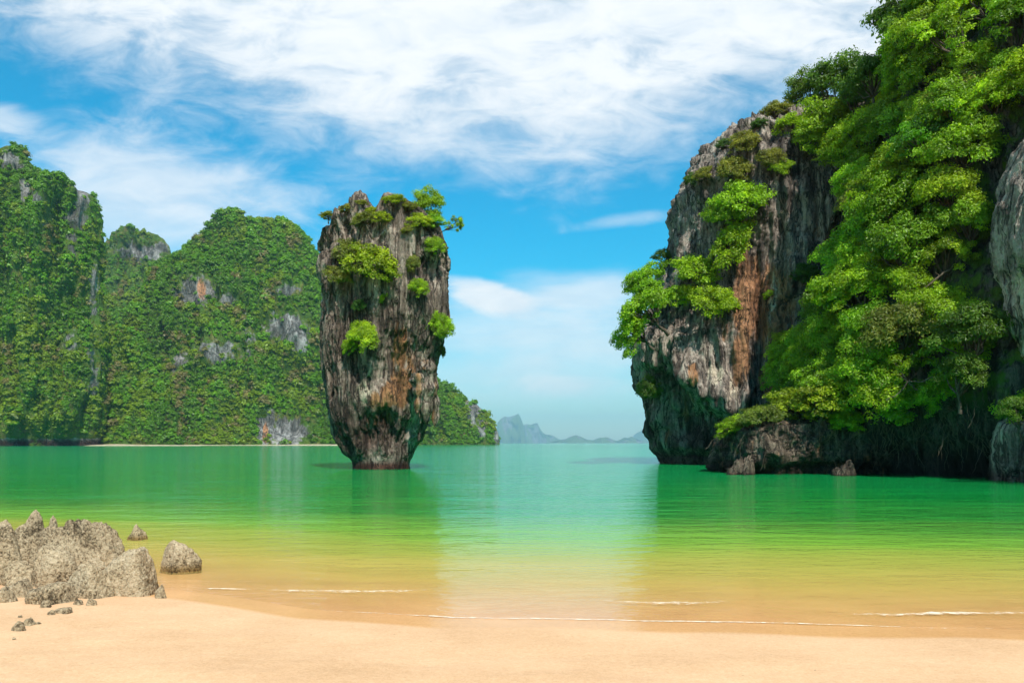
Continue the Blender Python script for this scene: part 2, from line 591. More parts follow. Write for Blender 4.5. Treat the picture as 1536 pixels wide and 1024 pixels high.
TREES = [tree_proto(100 + i, 9000, 0.080, shape=s, nclump=2 * n, trunk_h=h) for i, (s, n, h) in enumerate(
    [((1, 1, 0.95), 30, 1.0), ((1.1, 0.95, 0.85), 26, 0.9), ((0.9, 1.1, 1.1), 34, 1.1), ((1.1, 1, 0.8), 28, 0.9), ((1, 0.9, 1.0), 24, 1.0), ((0.95, 1.05, 0.9), 32, 0.95)])]
SPARSE = [tree_proto(140 + i, 3200, 0.085, shape=(1, 1, 0.9), nclump=22, trunk_h=1.25, clump=(0.16, 0.28)) for i in range(2)]
SHRUBS = [tree_proto(160 + i, 6500, 0.085, shape=s, nclump=2 * n, trunk_h=0.5, clump=(0.14, 0.30), flat=0.8) for i, (s, n) in enumerate(
    [((1, 0.9, 0.85), 24), ((1.1, 0.9, 0.75), 26), ((0.9, 1, 0.95), 22)])]


def plant(protos, name, base, R, axis, color, label, cat, group=None, spin=None, squash=(1, 1, 1)):
    crown, trunk = protos[random.randrange(len(protos))]
    e = bpy.data.objects.new(name, None)
    e.empty_display_size = 0.3
    COL.objects.link(e)
    ax = Vector(axis).normalized()
    q = ax.to_track_quat('Z', 'Y').to_matrix() @ Matrix.Rotation(random.uniform(0, 6.28) if spin is None else spin, 3, 'Z')
    e.matrix_world = Matrix.Translation(Vector(base)) @ q.to_4x4() @ Matrix.Diagonal((R * squash[0], R * squash[1], R * squash[2], 1))
    for nm, me in (('crown' if name == 'tree' else 'foliage', crown), ('trunk' if name == 'tree' else 'stem', trunk)):
        o = bpy.data.objects.new(nm, me)
        o.color = (*color, 1)
        COL.objects.link(o)
        o.parent = e
    tag(e, label, cat, group)
    return e


def green(base=(0.085, 0.20, 0.016), var=0.25, yel=0.0, rng=random):
    k = math.exp(rng.gauss(0, var))
    y = yel + rng.gauss(0, 0.12)
    return (min(0.4, base[0] * k * (1 + 0.9 * max(-0.5, y))), base[1] * k * (1 + 0.12 * y), base[2] * k)


# ------------------------------------------------------------------ the ground: beach and sea bed, one sheet
SHORE_X = np.array([-9000, -60, -12, -8, -6, -4.6, -3.6, -2.4, -0.83, 1.73, 3.5, 5.5, 9, 14, 40, 9000])
SHORE_Y = np.array([30, 20, 14.5, 12.4, 11.6, 10.9, 10.3, 9.66, 9.2, 8.95, 8.8, 8.55, 8.1, 7.6, 6, 6])


def shore(x):
    return np.interp(x, SHORE_X, SHORE_Y) + 0.05 * np.sin(x * 1.3 + 0.4) + 0.03 * np.sin(x * 3.1)


def ground_z(x, y):
    s = y - shore(x)                      # metres out from the edge of the water
    land = np.where(s < 0, -0.055 * s - 0.004 * s * np.abs(s) * 0.4, 0)
    land = np.minimum(land, 1.2)
    sea = np.interp(s, [0, 1.2, 3, 6, 10, 16, 26, 40, 80, 400, 3000], [0, 0.03, 0.10, 0.26, 0.5, 0.95, 1.9, 3.0, 4.5, 8, 9])
    z = np.where(s < 0, land, -sea)
    P = np.stack([x, y, 0 * x], -1)
    amp = sstep(-s, 0.4, 3.0)
    z = z + amp * (0.020 * fbm(P * 0.9, 4) + 0.006 * fbm(P * 5, 3)) + 0.006 * fbm(P * np.array([0.5, 1.2, 1]), 2) * sstep(np.abs(s), 0.2, 2.0)
    return z


def axis_steps(lo, hi, a, b, step, grow):
    v = list(np.arange(a, b, step))
    s, x = step, v[-1]
    while x < hi:
        s *= grow
        x += s
        v.append(min(x, hi))
    s, x = step, v[0]
    while x > lo:
        s *= grow
        x -= s
        v.insert(0, max(x, lo))
    return np.array(v)


GX = axis_steps(-20000, 20000, -11, 11, 0.06, 1.12)
GY = axis_steps(-1000, 20500, 3.5, 16, 0.05, 1.09)
XX, YY = np.meshgrid(GX, GY)
ZZ = ground_z(XX, YY)


def sand_mat():
    m, g, out = new_mat('beach sand')
    P = g.node('ShaderNodeNewGeometry').outputs['Position']
    n1 = g.noise(P, 0.7, 5.0, 0.6)
    n2 = g.noise(P, 60.0, 3.0, 0.7)
    n3 = g.noise(P, 9.0, 5.0, 0.65)
    n4 = g.noise(P, 22.0, 4.0, 0.75)
    f = g.math('ADD', g.math('MULTIPLY', n1, 0.35), g.math('ADD', g.math('MULTIPLY', n2, 0.35), g.math('MULTIPLY', n4, 0.30)))
    col = g.ramp(f, [(0.36, (0.47, 0.285, 0.145)), (0.5, (0.60, 0.380, 0.215)), (0.63, (0.70, 0.460, 0.275))])
    # dark grains, bits of shell and weed
    vo = g.node('ShaderNodeTexVoronoi', {'Vector': P, 'Scale': 5.0}).outputs['Distance']
    sp = g.math('MULTIPLY', g.math('SUBTRACT', 1.0, g.smooth(vo, 0.03, 0.075)), g.smooth(g.noise(P, 2.2, 2.0), 0.52, 0.62))
    col = g.mix(g.math('MULTIPLY', sp, 0.8), col, (0.17, 0.11, 0.05))
    wet_or_shade = g.attr('wetness').outputs['Fac']
    wn = g.smooth(g.math('ADD', wet_or_shade, g.math('MULTIPLY', g.math('SUBTRACT', n1, 0.5), 0.7)), 0.25, 0.75)
    col = g.mix(wn, col, g.mix(1.0, col, (1.06, 0.90, 0.64), 'MULTIPLY'))
    h = g.math('ADD', g.math('MULTIPLY', n2, 0.35), n3)
    bp = g.node('ShaderNodeBump', {'Strength': g.math('MULTIPLY_ADD', wn, -0.35, 0.45), 'Distance': 0.02, 'Height': h})
    df = g.node('ShaderNodeBsdfPrincipled', {'Base Color': col, 'Roughness': 0.95, 'Specular IOR Level': 0.15, 'Normal': bp.outputs[0]})
    b2 = g.node('ShaderNodeBump', {'Strength': 0.12, 'Distance': 0.02, 'Height': n3})
    gl = g.node('ShaderNodeBsdfGlossy', {'Color': (1, 1, 1), 'Roughness': 0.16, 'Normal': b2.outputs[0]})
    fr = g.node('ShaderNodeFresnel', {'IOR': 1.33}).outputs[0]
    mx = g.node('ShaderNodeMixShader', {0: g.math('MULTIPLY', g.math('MULTIPLY', fr, wn), 0.6), 1: df.outputs[0], 2: gl.outputs[0]})
    g.l.new(mx.outputs[0], out.inputs[0])
    return m


OUT = YY - shore(XX)
wetness = sstep(OUT, -0.95, -0.35)
ground = mesh_obj('beach', np.stack([XX, YY, ZZ], -1), grid_faces(len(GY), len(GX), False), sand_mat(),
                  attrs={'wetness': ('POINT', wetness.ravel())})
tag(ground, 'pale orange sand beach running under the shallow water', 'beach', kind='structure')


# ------------------------------------------------------------------ the sea
def sea_mat():
    m, g, out = new_mat('emerald sea water')
    P = g.node('ShaderNodeNewGeometry').outputs['Position']
    depth = g.attr('depth').outputs['Fac']
    # ripples, longer along the shore than across it
    a = g.noise(g.vmath('MULTIPLY', P, (0.45, 1.0, 1.0)), 1.1, 3.0, 0.55, 0.2)
    b = g.noise(g.vmath('MULTIPLY', P, (0.40, 1.0, 1.0)), 4.5, 3.0, 0.6, 0.2)
    c = g.noise(g.vmath('MULTIPLY', P, (0.30, 1.0, 1.0)), 0.16, 2.0, 0.5)
    h = g.math('ADD', g.math('MULTIPLY', a, 0.09), g.math('MULTIPLY', b, 0.030))
    h = g.math('ADD', h, g.math('MULTIPLY', c, 0.22))
    calm = g.math('MULTIPLY_ADD', g.smooth(depth, 0.0, 0.5), 0.6, 0.4)
    bp = g.node('ShaderNodeBump', {'Strength': calm, 'Distance': 1.0, 'Height': h})
    nrm = bp.outputs[0]
    # light that goes through to the sand and back
    nd = g.math('MULTIPLY', depth, -1.0)
    tr = g.node('ShaderNodeCombineColor', {0: g.math('EXPONENT', g.math('MULTIPLY', nd, 1.15)), 1: g.math('EXPONENT', g.math('MULTIPLY', nd, 0.10)), 2: g.math('EXPONENT', g.math('MULTIPLY', nd, 1.4))}).outputs[0]
    tb = g.node('ShaderNodeBsdfTransparent', {'Color': tr})
    patch = g.noise(g.vmath('MULTIPLY', P, (0.03, 0.16, 1.0)), 1.0, 4.0, 0.55)
    # sand stirred up in the shallows, clear emerald farther out
    dn = g.math('ADD', depth, g.math('MULTIPLY', g.math('MULTIPLY', g.math('SUBTRACT', patch, 0.5), depth), 1.4))
    body = g.ramp(g.math('DIVIDE', dn, 5.0), [(0.0, (0.93, 0.63, 0.23)), (0.016, (0.80, 0.61, 0.15)), (0.036, (0.46, 0.47, 0.085)), (0.070, (0.20, 0.41, 0.048)), (0.15, (0.032, 0.285, 0.042)), (0.28, (0.007, 0.265, 0.045)), (0.7, (0.004, 0.275, 0.068)), (1.0, (0.006, 0.275, 0.100))])
    df = g.node('ShaderNodeBsdfDiffuse', {'Color': body})
    turb = g.math('SUBTRACT', 1.0, g.math('EXPONENT', g.math('MULTIPLY', nd, 6.0)))
    wat = g.node('ShaderNodeMixShader', {0: turb, 1: tb.outputs[0], 2: df.outputs[0]})
    fr = g.node('ShaderNodeFresnel', {'IOR': 1.33, 'Normal': nrm}).outputs[0]
    fr = g.math('MULTIPLY', fr, g.math('MULTIPLY_ADD', g.smooth(depth, 0.0, 0.7), 0.40, 0.50))
    gl = g.node('ShaderNodeBsdfGlossy', {'Color': (0.92, 0.96, 0.96), 'Roughness': 0.06, 'Normal': nrm})
    mx = g.node('ShaderNodeMixShader', {0: fr, 1: wat.outputs[0], 2: gl.outputs[0]})
    g.l.new(mx.outputs[0], out.inputs[0])
    return m


WX = axis_steps(-19900, 19900, -11, 11, 0.12, 1.10)
WY = axis_steps(7.0, 20400, 7.0, 20, 0.08, 1.07)
wx, wy = np.meshgrid(WX, WY)
wd = np.maximum(0, -ground_z(wx, wy))
sea = mesh_obj('sea', np.stack([wx, wy, 0 * wx], -1), grid_faces(len(WY), len(WX), False), sea_mat(), attrs={'depth': ('POINT', wd.ravel())})
tag(sea, 'calm emerald green sea turning clear over the sand', 'sea', kind='structure')


# ------------------------------------------------------------------ rock bodies
def marks(V, spots):
    """soft stains and painted shade at places given as (photo x, y, half width, half height, amount)"""
    px, py = to_px(V)
    r = np.zeros(len(V))
    for x, y, a, b, k in spots:
        r = np.maximum(r, k * np.exp(-(((px - x) / a) ** 2 + ((py - y) / b) ** 2)))
    return r


def make_stack():
    Yc = 62.0
    rows = [(712, 532, 615), (703, 530, 615), (694, 530, 613), (688, 527, 614), (679, 518, 618), (662, 511, 623), (648, 507, 630), (625, 501, 636), (604, 496, 641), (580, 492, 646), (560, 490, 651),
            (530, 487, 658), (500, 486, 667), (472, 486, 671), (446, 485, 671), (415, 483, 669), (384, 483, 671), (358, 484, 672), (335, 484, 672), (318, 486, 670), (308, 490, 666), (301, 500, 655), (297, 530, 620), (296, 560, 585)]
    G = rings(rows, Yc, 0.82, 420, 460, 2.4)
    Nn = grid_normals(G)
    z = G[..., 2]
    env = sstep(z, 0.0, 2.5)
    P = G.copy()
    flute = ridged(P * np.array([0.62, 0.62, 0.10]) + np.array([0, 0, 5.0]), 3)
    big = fbm(P * np.array([0.20, 0.20, 0.16]) + 3.3, 3)
    blade = ridged(P * np.array([1.6, 1.6, 0.26]) + 1.7, 3)
    fine = fbm(P * np.array([4.0, 4.0, 1.4]), 4, 0.6)
    ledge = fbm(np.stack([P[..., 0] * 0.25, P[..., 1] * 0.25, P[..., 2] * 0.8], -1) + 8.0, 3)
    d = -0.42 * sstep(z, 3, 6) + env * (0.55 * big + 0.58 * (flute - 0.6) + 0.25 * (blade - 0.5)) + 0.10 * fine * (0.4 + 0.6 * env) + 0.12 * env * ledge
    # the broken overhang half way down the front
    px, py = to_px(G)
    fr = sstep(-Nn[..., 1], 0.0, 0.6)
    hollow = np.exp(-(((px - 600) / 30) ** 2 + ((py - 545) / 34) ** 2)) * 0.9 + np.exp(-(((px - 590) / 55) ** 2 + ((py - 650) / 26) ** 2)) * 0.6
    bulge = np.exp(-(((px - 568) / 40) ** 2 + ((py - 596) / 20) ** 2)) * 0.75 + np.exp(-(((px - 645) / 22) ** 2 + ((py - 450) / 30) ** 2)) * 0.5
    d = d + fr * (bulge - hollow)
    d = np.where(d > 0.15, 0.15 + (d - 0.15) * 0.45, d)
    d = d * np.clip((G[-1, 0, 2] - z) / 1.2 + 0.25, 0.25, 1)
    G = G + Nn * d[..., None]
    # pinnacles along the top
    skx = [at(x, 0, Yc)[0] for x in (470, 484, 491, 497, 503, 509, 515, 522, 528, 534, 541, 549, 556, 563, 570, 577, 584, 592, 600, 608, 616, 626, 636, 648, 658, 668, 680)]
    skz = [at(0, y, Yc)[2] for y in (372, 352, 340, 338, 348, 330, 318, 322, 340, 322, 306, 302, 312, 328, 342, 330, 318, 308, 306, 312, 314, 318, 322, 326, 336, 352, 365)]
    tz = np.interp(G[..., 0] + 0.35 * fbm(G * 0.8 + 4, 2), skx, skz) + 0.5 * fbm(G * np.array([0.9, 0.7, 0.0]) + 2, 3)
    tz = tz - 0.9 * sstep(np.abs(ridged(G * np.array([0.55, 0.9, 0.0]) + 6, 1)), 0.75, 0.0) * 0
    zlow = at(0, 420, Yc)[2]
    zmax = at(0, 296, Yc)[2]
    k = np.clip((G[..., 2] - zlow) / (zmax - zlow), 0, 1.05)
    G[..., 2] = np.where(G[..., 2] > zlow, zlow + k * (tz - zlow), G[..., 2])
    V, Q, T = close_top(G)
    bvh = bvh_of(V, Q)
    rust = marks(V, [(600, 520, 14, 45, 0.9), (592, 590, 30, 22, 1.0), (604, 575, 22, 30, 0.9), (570, 600, 26, 26, 0.75), (640, 615, 14, 30, 0.7), (575, 630, 30, 18, 0.6), (615, 545, 12, 50, 0.6)])
    pale = marks(V, [(545, 590, 18, 28, 0.75), (640, 560, 14, 60, 0.75), (620, 610, 16, 30, 0.75), (560, 560, 20, 18, 0.5), (615, 400, 30, 60, 0.25)])
    wet_or_shade = np.maximum(sstep(V[:, 2], 0.9, 0.25), marks(V, [(503, 560, 22, 120, 0.6), (528, 455, 34, 36, 0.55), (556, 655, 60, 30, 0.75), (515, 640, 26, 60, 0.7), (530, 545, 24, 40, 0.5), (640, 650, 20, 40, 0.6), (590, 470, 16, 40, 0.35)]))  # tidal wet, plus dark patches painting shade on the left side and hollows
    loc = at(572, HY + 2.0 / Yc * F, Yc)
    o = mesh_obj('rock_stack', V - loc, [Q, T], M_STACK, attrs={'rust': ('POINT', rust), 'pale': ('POINT', pale), 'wet_or_shade': ('POINT', wet_or_shade)}, loc=loc)
    tag(o, 'tall top-heavy limestone pillar standing alone in the green water', 'rock stack')
    # hanging fang of rock on the right side
    h = []
    for (x, y0, y1, r, Y) in ((640, 540, 634, 0.52, 60.3), (651, 560, 640, 0.34, 60.8), (626, 560, 612, 0.36, 58.6), (628, 560, 622, 0.3, 58.2)):
        n = 40
        t = np.linspace(0, 1, n)
        p = np.stack([at(x, y0 + (y1 - y0) * q, Y) for q in t])
        p[:, 0] += 0.12 * np.sin(t * 5 + x)
        rad = r * np.sqrt(np.clip(1 - t ** 2.2, 0.002, 1)) * (1 + 0.15 * np.sin(t * 19 + x))
        th = np.linspace(0, 2 * np.pi, 28, endpoint=False)
        R = p[:, None] + rad[:, None, None] * np.stack([np.cos(th), np.sin(th), 0 * th], -1)[None]
        out = R - p[:, None]
        R = R + out * (0.35 * ridged(R * np.array([1.9, 1.9, 0.12]), 2)[..., None] + 0.2 * fbm(R * 3, 3)[..., None])
        h.append(R)
    for R in h:
        VV = R.reshape(-1, 3)
        f = mesh_obj('stalactite', VV - loc, grid_faces(R.shape[0], R.shape[1], True), M_STACK, parent=o,
                     attrs={'rust': ('POINT', np.full(len(VV), 0.45)), 'pale': ('POINT', np.full(len(VV), 0.3)), 'wet_or_shade': ('POINT', np.zeros(len(VV)))})
    return bvh


STACK = make_stack()


def make_cliff():
    Yc = 78.0
    rows = [(712, 990, 1300), (702, 986, 1295), (690, 980, 1290), (650, 974, 1290), (600, 965, 1295), (550, 957, 1300), (520, 959, 1305), (480, 976, 1310), (440, 998, 1312), (380, 1010, 1315), (320, 1021, 1315), (270, 1037, 1315),
            (230, 1062, 1312), (212, 1086, 1312), (198, 1112, 1308), (188, 1140, 1295), (181, 1170, 1275), (178, 1205, 1245)]
    G = rings(rows, Yc, 0.9, 460, 520, 2.3, 9.5)
    Nn = grid_normals(G)
    z = G[..., 2]
    env = sstep(z, -0.5, 3.0)
    P = G
    flute = ridged(P * np.array([0.42, 0.42, 0.07]) + 5.0, 3)
    big = fbm(P * np.array([0.13, 0.13, 0.09]) + 1.3, 3)
    blade = ridged(P * np.array([1.2, 1.2, 0.2]) + 2.7, 3)
    fine = fbm(P * np.array([3.0, 3.0, 1.2]), 4, 0.6)
    ledge = fbm(np.stack([P[..., 0] * 0.15, P[..., 1] * 0.15, P[..., 2] * 0.5], -1) + 3.0, 3)
    d = -0.35 + env * (0.95 * big + 0.66 * (flute - 0.6) + 0.34 * (blade - 0.5) + 0.35 * ledge) + 0.13 * fine
    px, py = to_px(G)
    fr = sstep(-Nn[..., 1], 0.0, 0.7)
    # recess under the slanting skirt of dripstone, and the sea notch
    line = np.interp(px, [960, 1000, 1060, 1110, 1140, 1300], [540, 548, 598, 628, 560, 560])
    rec = sstep(py - line + 10 * fbm(P * 0.8, 3), 0, 22) * sstep(py, 705, 640) * (px < 1135)
    d = d - fr * rec * 1.5
    d = d + fr * 0.9 * np.exp(-((line - py - 16) / 26.0) ** 2) * sstep(px, 980, 1040) * sstep(px, 1150, 1110)
    d = d - 1.1 * sstep(z, 1.6, 0.5) * (0.3 + 0.7 * fr)
    d = d - fr * 1.1 * np.exp(-(((px - 1138) / 14) ** 2 + ((py - 470) / 130) ** 2))
    G = G + Nn * d[..., None]
    V1, Q1, T1 = close_top(G)
    spots_r = [(1122, 445, 26, 85, 1.0), (1110, 540, 24, 50, 0.85), (1165, 480, 28, 95, 0.9), (1155, 570, 22, 30, 0.8), (1040, 560, 12, 30, 0.7), (1030, 610, 14, 40, 0.6), (1185, 400, 22, 60, 0.5), (1090, 500, 14, 40, 0.6), (1000, 655, 20, 20, 0.4)]
    spots_p = [(1160, 450, 26, 80, 0.55), (1075, 560, 30, 30, 0.6), (1100, 580, 18, 40, 0.65), (1060, 520, 34, 26, 0.45), (1200, 380, 30, 60, 0.4), (1180, 320, 30, 60, 0.3), (1070, 600, 12, 30, 0.4)]
    att = lambda V, wet_shade_k: {'rust': ('POINT', marks(V, spots_r)), 'pale': ('POINT', marks(V, spots_p)), 'wet_or_shade': ('POINT', wet_shade_k)}
    root = bpy.data.objects.new('cliff', None)
    COL.objects.link(root)
    root.location = (28, 70, 0)
    tag(root, 'tall grey and orange limestone cliff overgrown with trees', 'cliff', kind='structure')
    L = np.array([28, 70, 0.0])
    mesh_obj('rock_face', V1 - L, [Q1, T1], M_CLIFF, parent=root, attrs=att(V1, np.maximum(sstep(V1[:, 2], 1.7, 0.7) * 0.9, marks(V1, [(985, 640, 34, 70, 0.55), (1055, 660, 60, 42, 0.65), (1000, 570, 20, 50, 0.5), (1138, 470, 10, 110, 0.6), (1095, 420, 20, 30, 0.4)]))))  # beyond the tide line, shade of the recess and cleft is painted dark
    # the wooded body of the cliff
    C = np.array([(27, 80), (24.4, 71), (22.6, 63), (21.6, 56), (22.6, 50.6), (25.2, 46.0), (27.6, 40.5), (28.6, 33), (30, 23), (33, 11), (40, -1), (58, -8), (80, 10), (85, 50), (75, 90), (50, 104), (36, 100), (29, 90)], float)
    seg = np.concatenate([[0], np.cumsum(np.linalg.norm(np.diff(np.vstack([C, C[:1]]), axis=0), axis=1))])
    nt = 620
    # finer where it can be seen
    f = np.interp(np.linspace(0, 1, nt, endpoint=False), [0, 0.68, 1], [0, seg[8], seg[-1]])
    CC = np.vstack([C, C[:1]])
    cx, cyy = np.interp(f, seg, CC[:, 0]), np.interp(f, seg, CC[:, 1])
    for _ in range(14):
        cx = (np.roll(cx, 1) + 2 * cx + np.roll(cx, -1)) / 4
        cyy = (np.roll(cyy, 1) + 2 * cyy + np.roll(cyy, -1)) / 4
    zk = np.array([-2, 0, 1.6, 2.6, 4.5, 10, 18, 27, 34, 40, 43, 44])
    sk = np.array([.075, .07, .06, .02, .0, .06, .15, .27, .38, .55, .75, .97])
    sl_ = np.concatenate([[0], np.cumsum(np.hypot(np.diff(zk), np.diff(sk) * 32))])
    tt = np.linspace(0, sl_[-1], 240)
    zi, si = np.interp(tt, sl_, zk), np.interp(tt, sl_, sk)
    G = np.empty((240, nt, 3))
    G[..., 0] = cx + (50 - cx) * si[:, None]
    G[..., 1] = cyy + (50 - cyy) * si[:, None]
    G[..., 2] = zi[:, None]
    Nn = grid_normals(G)
    d = 1.6 * fbm(G * np.array([0.09, 0.09, 0.07]) + 2.2, 3) + 0.6 * (ridged(G * np.array([0.45, 0.45, 0.1]) + 3, 3) - 0.5) + 0.18 * fbm(G * 1.7, 4, 0.6)
    G = G + Nn * (d * sstep(G[..., 2], -1.5, 3))[..., None]
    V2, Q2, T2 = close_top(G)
    mesh_obj('wooded_slope', V2 - L, [Q2, T2], M_MASSIF, parent=root, attrs={'rust': ('POINT', 0 * V2[:, 0]), 'pale': ('POINT', 0 * V2[:, 0]), 'wet_or_shade': ('POINT', sstep(V2[:, 2], 2.6, 1.0) * 0.8)})
    # low ledge under the bright bush
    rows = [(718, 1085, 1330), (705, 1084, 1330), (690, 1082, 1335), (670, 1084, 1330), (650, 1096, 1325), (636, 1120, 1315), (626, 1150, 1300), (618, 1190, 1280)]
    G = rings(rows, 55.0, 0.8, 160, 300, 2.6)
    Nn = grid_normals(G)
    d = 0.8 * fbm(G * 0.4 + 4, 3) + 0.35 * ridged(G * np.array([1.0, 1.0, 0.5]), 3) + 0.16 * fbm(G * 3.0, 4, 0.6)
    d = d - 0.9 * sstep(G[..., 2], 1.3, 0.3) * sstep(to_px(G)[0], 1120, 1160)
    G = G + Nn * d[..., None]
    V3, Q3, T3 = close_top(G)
    mesh_obj('rock_ledge', V3 - L, [Q3, T3], M_LEDGE, parent=root, attrs={'rust': ('POINT', 0.35 * np.ones(len(V3))), 'pale': ('POINT', 0 * V3[:, 0]), 'wet_or_shade': ('POINT', sstep(V3[:, 2], 1.4, 0.4) * 0.8)})
    # hanging buttress at the right and the block of rock below it
    rows = [(560, 1540, 1560), (545, 1534, 1570), (510, 1528, 1590), (470, 1519, 1620), (440, 1513, 1630), (410, 1506, 1640), (385, 1498, 1650), (360, 1497, 1660), (330, 1502, 1660), (290, 1509, 1660), (250, 1521, 1660), (215, 1530, 1660), (195, 1545, 1650), (185, 1570, 1620)]
    G = rings([(y, a + 15, b + 15) for y, a, b in rows], 41.5, 1.25, 240, 260, 2.3)
    Nn = grid_normals(G)
    d = 0.30 * fbm(G * np.array([0.5, 0.5, 0.3]), 3) + 0.16 * (ridged(G * np.array([1.5, 1.5, 0.12]), 3) - 0.5) + 0.05 * fbm(G * 4, 4, 0.6)
    G = G + Nn * d[..., None]
    V4, Q4, T4 = close_top(G)
    p4 = 0.66 * sstep(to_px(V4)[1] + 25 * fbm(V4 * np.array([1.2, 1.2, 0.3]), 3), 370, 440)  # sunlight on the lower half is painted in as paler rock
    mesh_obj('hanging_buttress', V4 - L, [Q4, T4], M_CLIFF, parent=root, attrs={'rust': ('POINT', 0 * V4[:, 0]), 'pale': ('POINT', p4), 'wet_or_shade': ('POINT', 0 * V4[:, 0])})
    rows = [(735, 1506, 1660), (727, 1505, 1660), (700, 1503, 1660), (670, 1503, 1660), (650, 1504, 1660), (638, 1510, 1660), (630, 1525, 1640), (627, 1560, 1600)]
    G = rings(rows, 42.0, 0.8, 130, 240, 2.8)
    Nn = grid_normals(G)
    d = 0.22 * fbm(G * 0.6, 3) + 0.14 * (ridged(G * np.array([1.6, 1.6, 0.2]), 3) - 0.5) + 0.06 * fbm(G * 4, 4, 0.6)
    G = G + Nn * d[..., None]
    V5, Q5, T5 = close_top(G)
    mesh_obj('rock_block', V5 - L, [Q5, T5], M_CLIFF, parent=root, attrs={'rust': ('POINT', 0 * V5[:, 0]), 'pale': ('POINT', 0 * V5[:, 0]), 'wet_or_shade': ('POINT', sstep(V5[:, 2], 0.9, 0.2) * 0.8)})
    # squat boulder in front of the ledge
    return bvh_of(V1, Q1), (V2, Q2, bvh_of(V2, Q2)), bvh_of(V3, Q3), bvh_of(V4, Q4)


TOWER, MASSIF, LEDGE, BUTT = make_cliff()


def shoot(bvh, px, py):
    d = Vector(at(px, py, 10.0)) - Vector((0, 0, EYE))
    h, n, _, _ = bvh.ray_cast(Vector((0, 0, EYE)), d.normalized())
    if h is None:
        return None, None
    if n.dot(d) > 0:
        n = -n
    return h, n


# ------------------------------------------------------------------ plants on the stack
def on_rock(bvh, px, py, rpx, protos, name, color, label, cat, Y=None, up=0.7, squash=(1, 1, 1), drop=0.40, group=None, sink=-0.30):
    h, n = shoot(bvh, px, py)
    if h is None or (Y and abs(h.y - Y) > 12):
        h, n = Vector(at(px, py, Y or 60)), Vector((0, -0.6, 0.5))
        nm = n
    R = rpx / F * h.y
    ax = (n * (1 - up) + Vector((0, 0, 1)) * up).normalized()
    base = h - ax * (R * drop) - n * (R * sink)
    return plant(protos, name, base, R, ax, color, label, cat, group, squash=squash)


YG = (0.260, 0.370, 0.012)
BG = (0.240, 0.400, 0.010)
DG = (0.060, 0.140, 0.014)
OL = (0.20, 0.23, 0.030)
for a in [
    (545, 408, 40, SHRUBS, 'shrub', YG, 'large yellow-green shrub on the upper left face of the rock pillar', 0.6),
    (522, 385, 26, SHRUBS, 'shrub', OL, 'olive shrub just above and left of the large bush on the rock pillar', 0.6),
    (508, 418, 20, SHRUBS, 'shrub', OL, 'small olive shrub at the left edge of the rock pillar beside the large bush', 0.5),
    (549, 505, 26, SHRUBS, 'shrub', BG, 'bright green shrub halfway down the front of the rock pillar', 0.5),
    (535, 520, 17, SHRUBS, 'shrub', BG, 'low green tuft under the halfway shrub on the rock pillar', 0.4),
    (493, 330, 13, SHRUBS, 'shrub', OL, 'small olive shrub on the left peak of the rock pillar', 0.8),
    (542, 308, 9, SHRUBS, 'shrub', OL, 'tiny shrub on a thin pinnacle of the rock pillar', 0.8),
    (551, 335, 18, SHRUBS, 'shrub', OL, 'olive shrub in the gap between the pinnacles of the rock pillar', 0.7),
    (572, 330, 15, SHRUBS, 'shrub', YG, 'yellow-green shrub in the middle notch on top of the rock pillar', 0.8),
    (520, 316, 11, SHRUBS, 'shrub', OL, 'small tuft on the second peak from the left on the rock pillar', 0.8),
    (560, 322, 13, SHRUBS, 'shrub', YG, 'tuft left of the middle notch on top of the rock pillar', 0.8),
    (616, 316, 14, SHRUBS, 'shrub', OL, 'olive tuft just right of the crowning shrub on the rock pillar', 0.8),
    (650, 338, 20, SHRUBS, 'shrub', BG, 'bushy green shrub around the foot of the tree on the rock pillar', 0.7),
    (598, 306, 17, SHRUBS, 'shrub', YG, 'leafy shrub crowning the middle peak of the rock pillar', 0.9),
    (628, 340, 20, SHRUBS, 'shrub', BG, 'green shrub below the tree on top of the rock pillar', 0.7),
    (612, 348, 10, SHRUBS, 'shrub', OL, 'small shrub left of the tree foot on the rock pillar', 0.6),
    (655, 372, 18, SHRUBS, 'shrub', BG, 'green shrub hanging over the upper right edge of the rock pillar', 0.5),
    (620, 395, 13, SHRUBS, 'shrub', OL, 'thin olive shrub on the upper right face of the rock pillar', 0.5),
    (631, 435, 18, SHRUBS, 'shrub', BG, 'round green shrub on the right face of the rock pillar', 0.5),
    (655, 490, 21, SHRUBS, 'shrub', BG, 'green shrub overhanging the right edge halfway down the rock pillar', 0.4),
    (579, 450, 10, SHRUBS, 'shrub', BG, 'small tuft in the middle of the rock pillar front', 0.5),
    (541, 458, 12, SHRUBS, 'shrub', DG, 'dark small shrub beneath the large bush on the rock pillar', 0.5),
    (660, 525, 9, SHRUBS, 'shrub', DG, 'tiny dark tuft low on the right edge of the rock pillar', 0.4),
]:
    on_rock(STACK, a[0], a[1], a[2] * 1.05, a[3], a[4], green(a[5], 0.06), a[6], 'shrub', Y=59.5, up=a[7], group='shrubs growing on the rock pillar', squash=(1, 1, 0.85))
# the little trees on the stack's top right
p = at(643, 352, 61.0)
plant(TREES, 'tree', p, 27 / F * 61, (0.05, -0.1, 1), green(BG, 0.05), 'small round-headed tree on the top right of the rock pillar', 'tree', spin=0.4, squash=(0.95, 0.95, 1.15))
p = at(657, 352, 60.5)
plant(SPARSE, 'tree', p, 18 / F * 60.5, (0.9, 0, 0.62), green(BG, 0.05), 'small tree leaning out to the right from the rock pillar top', 'tree', spin=2.0, squash=(0.7, 0.7, 1.2))

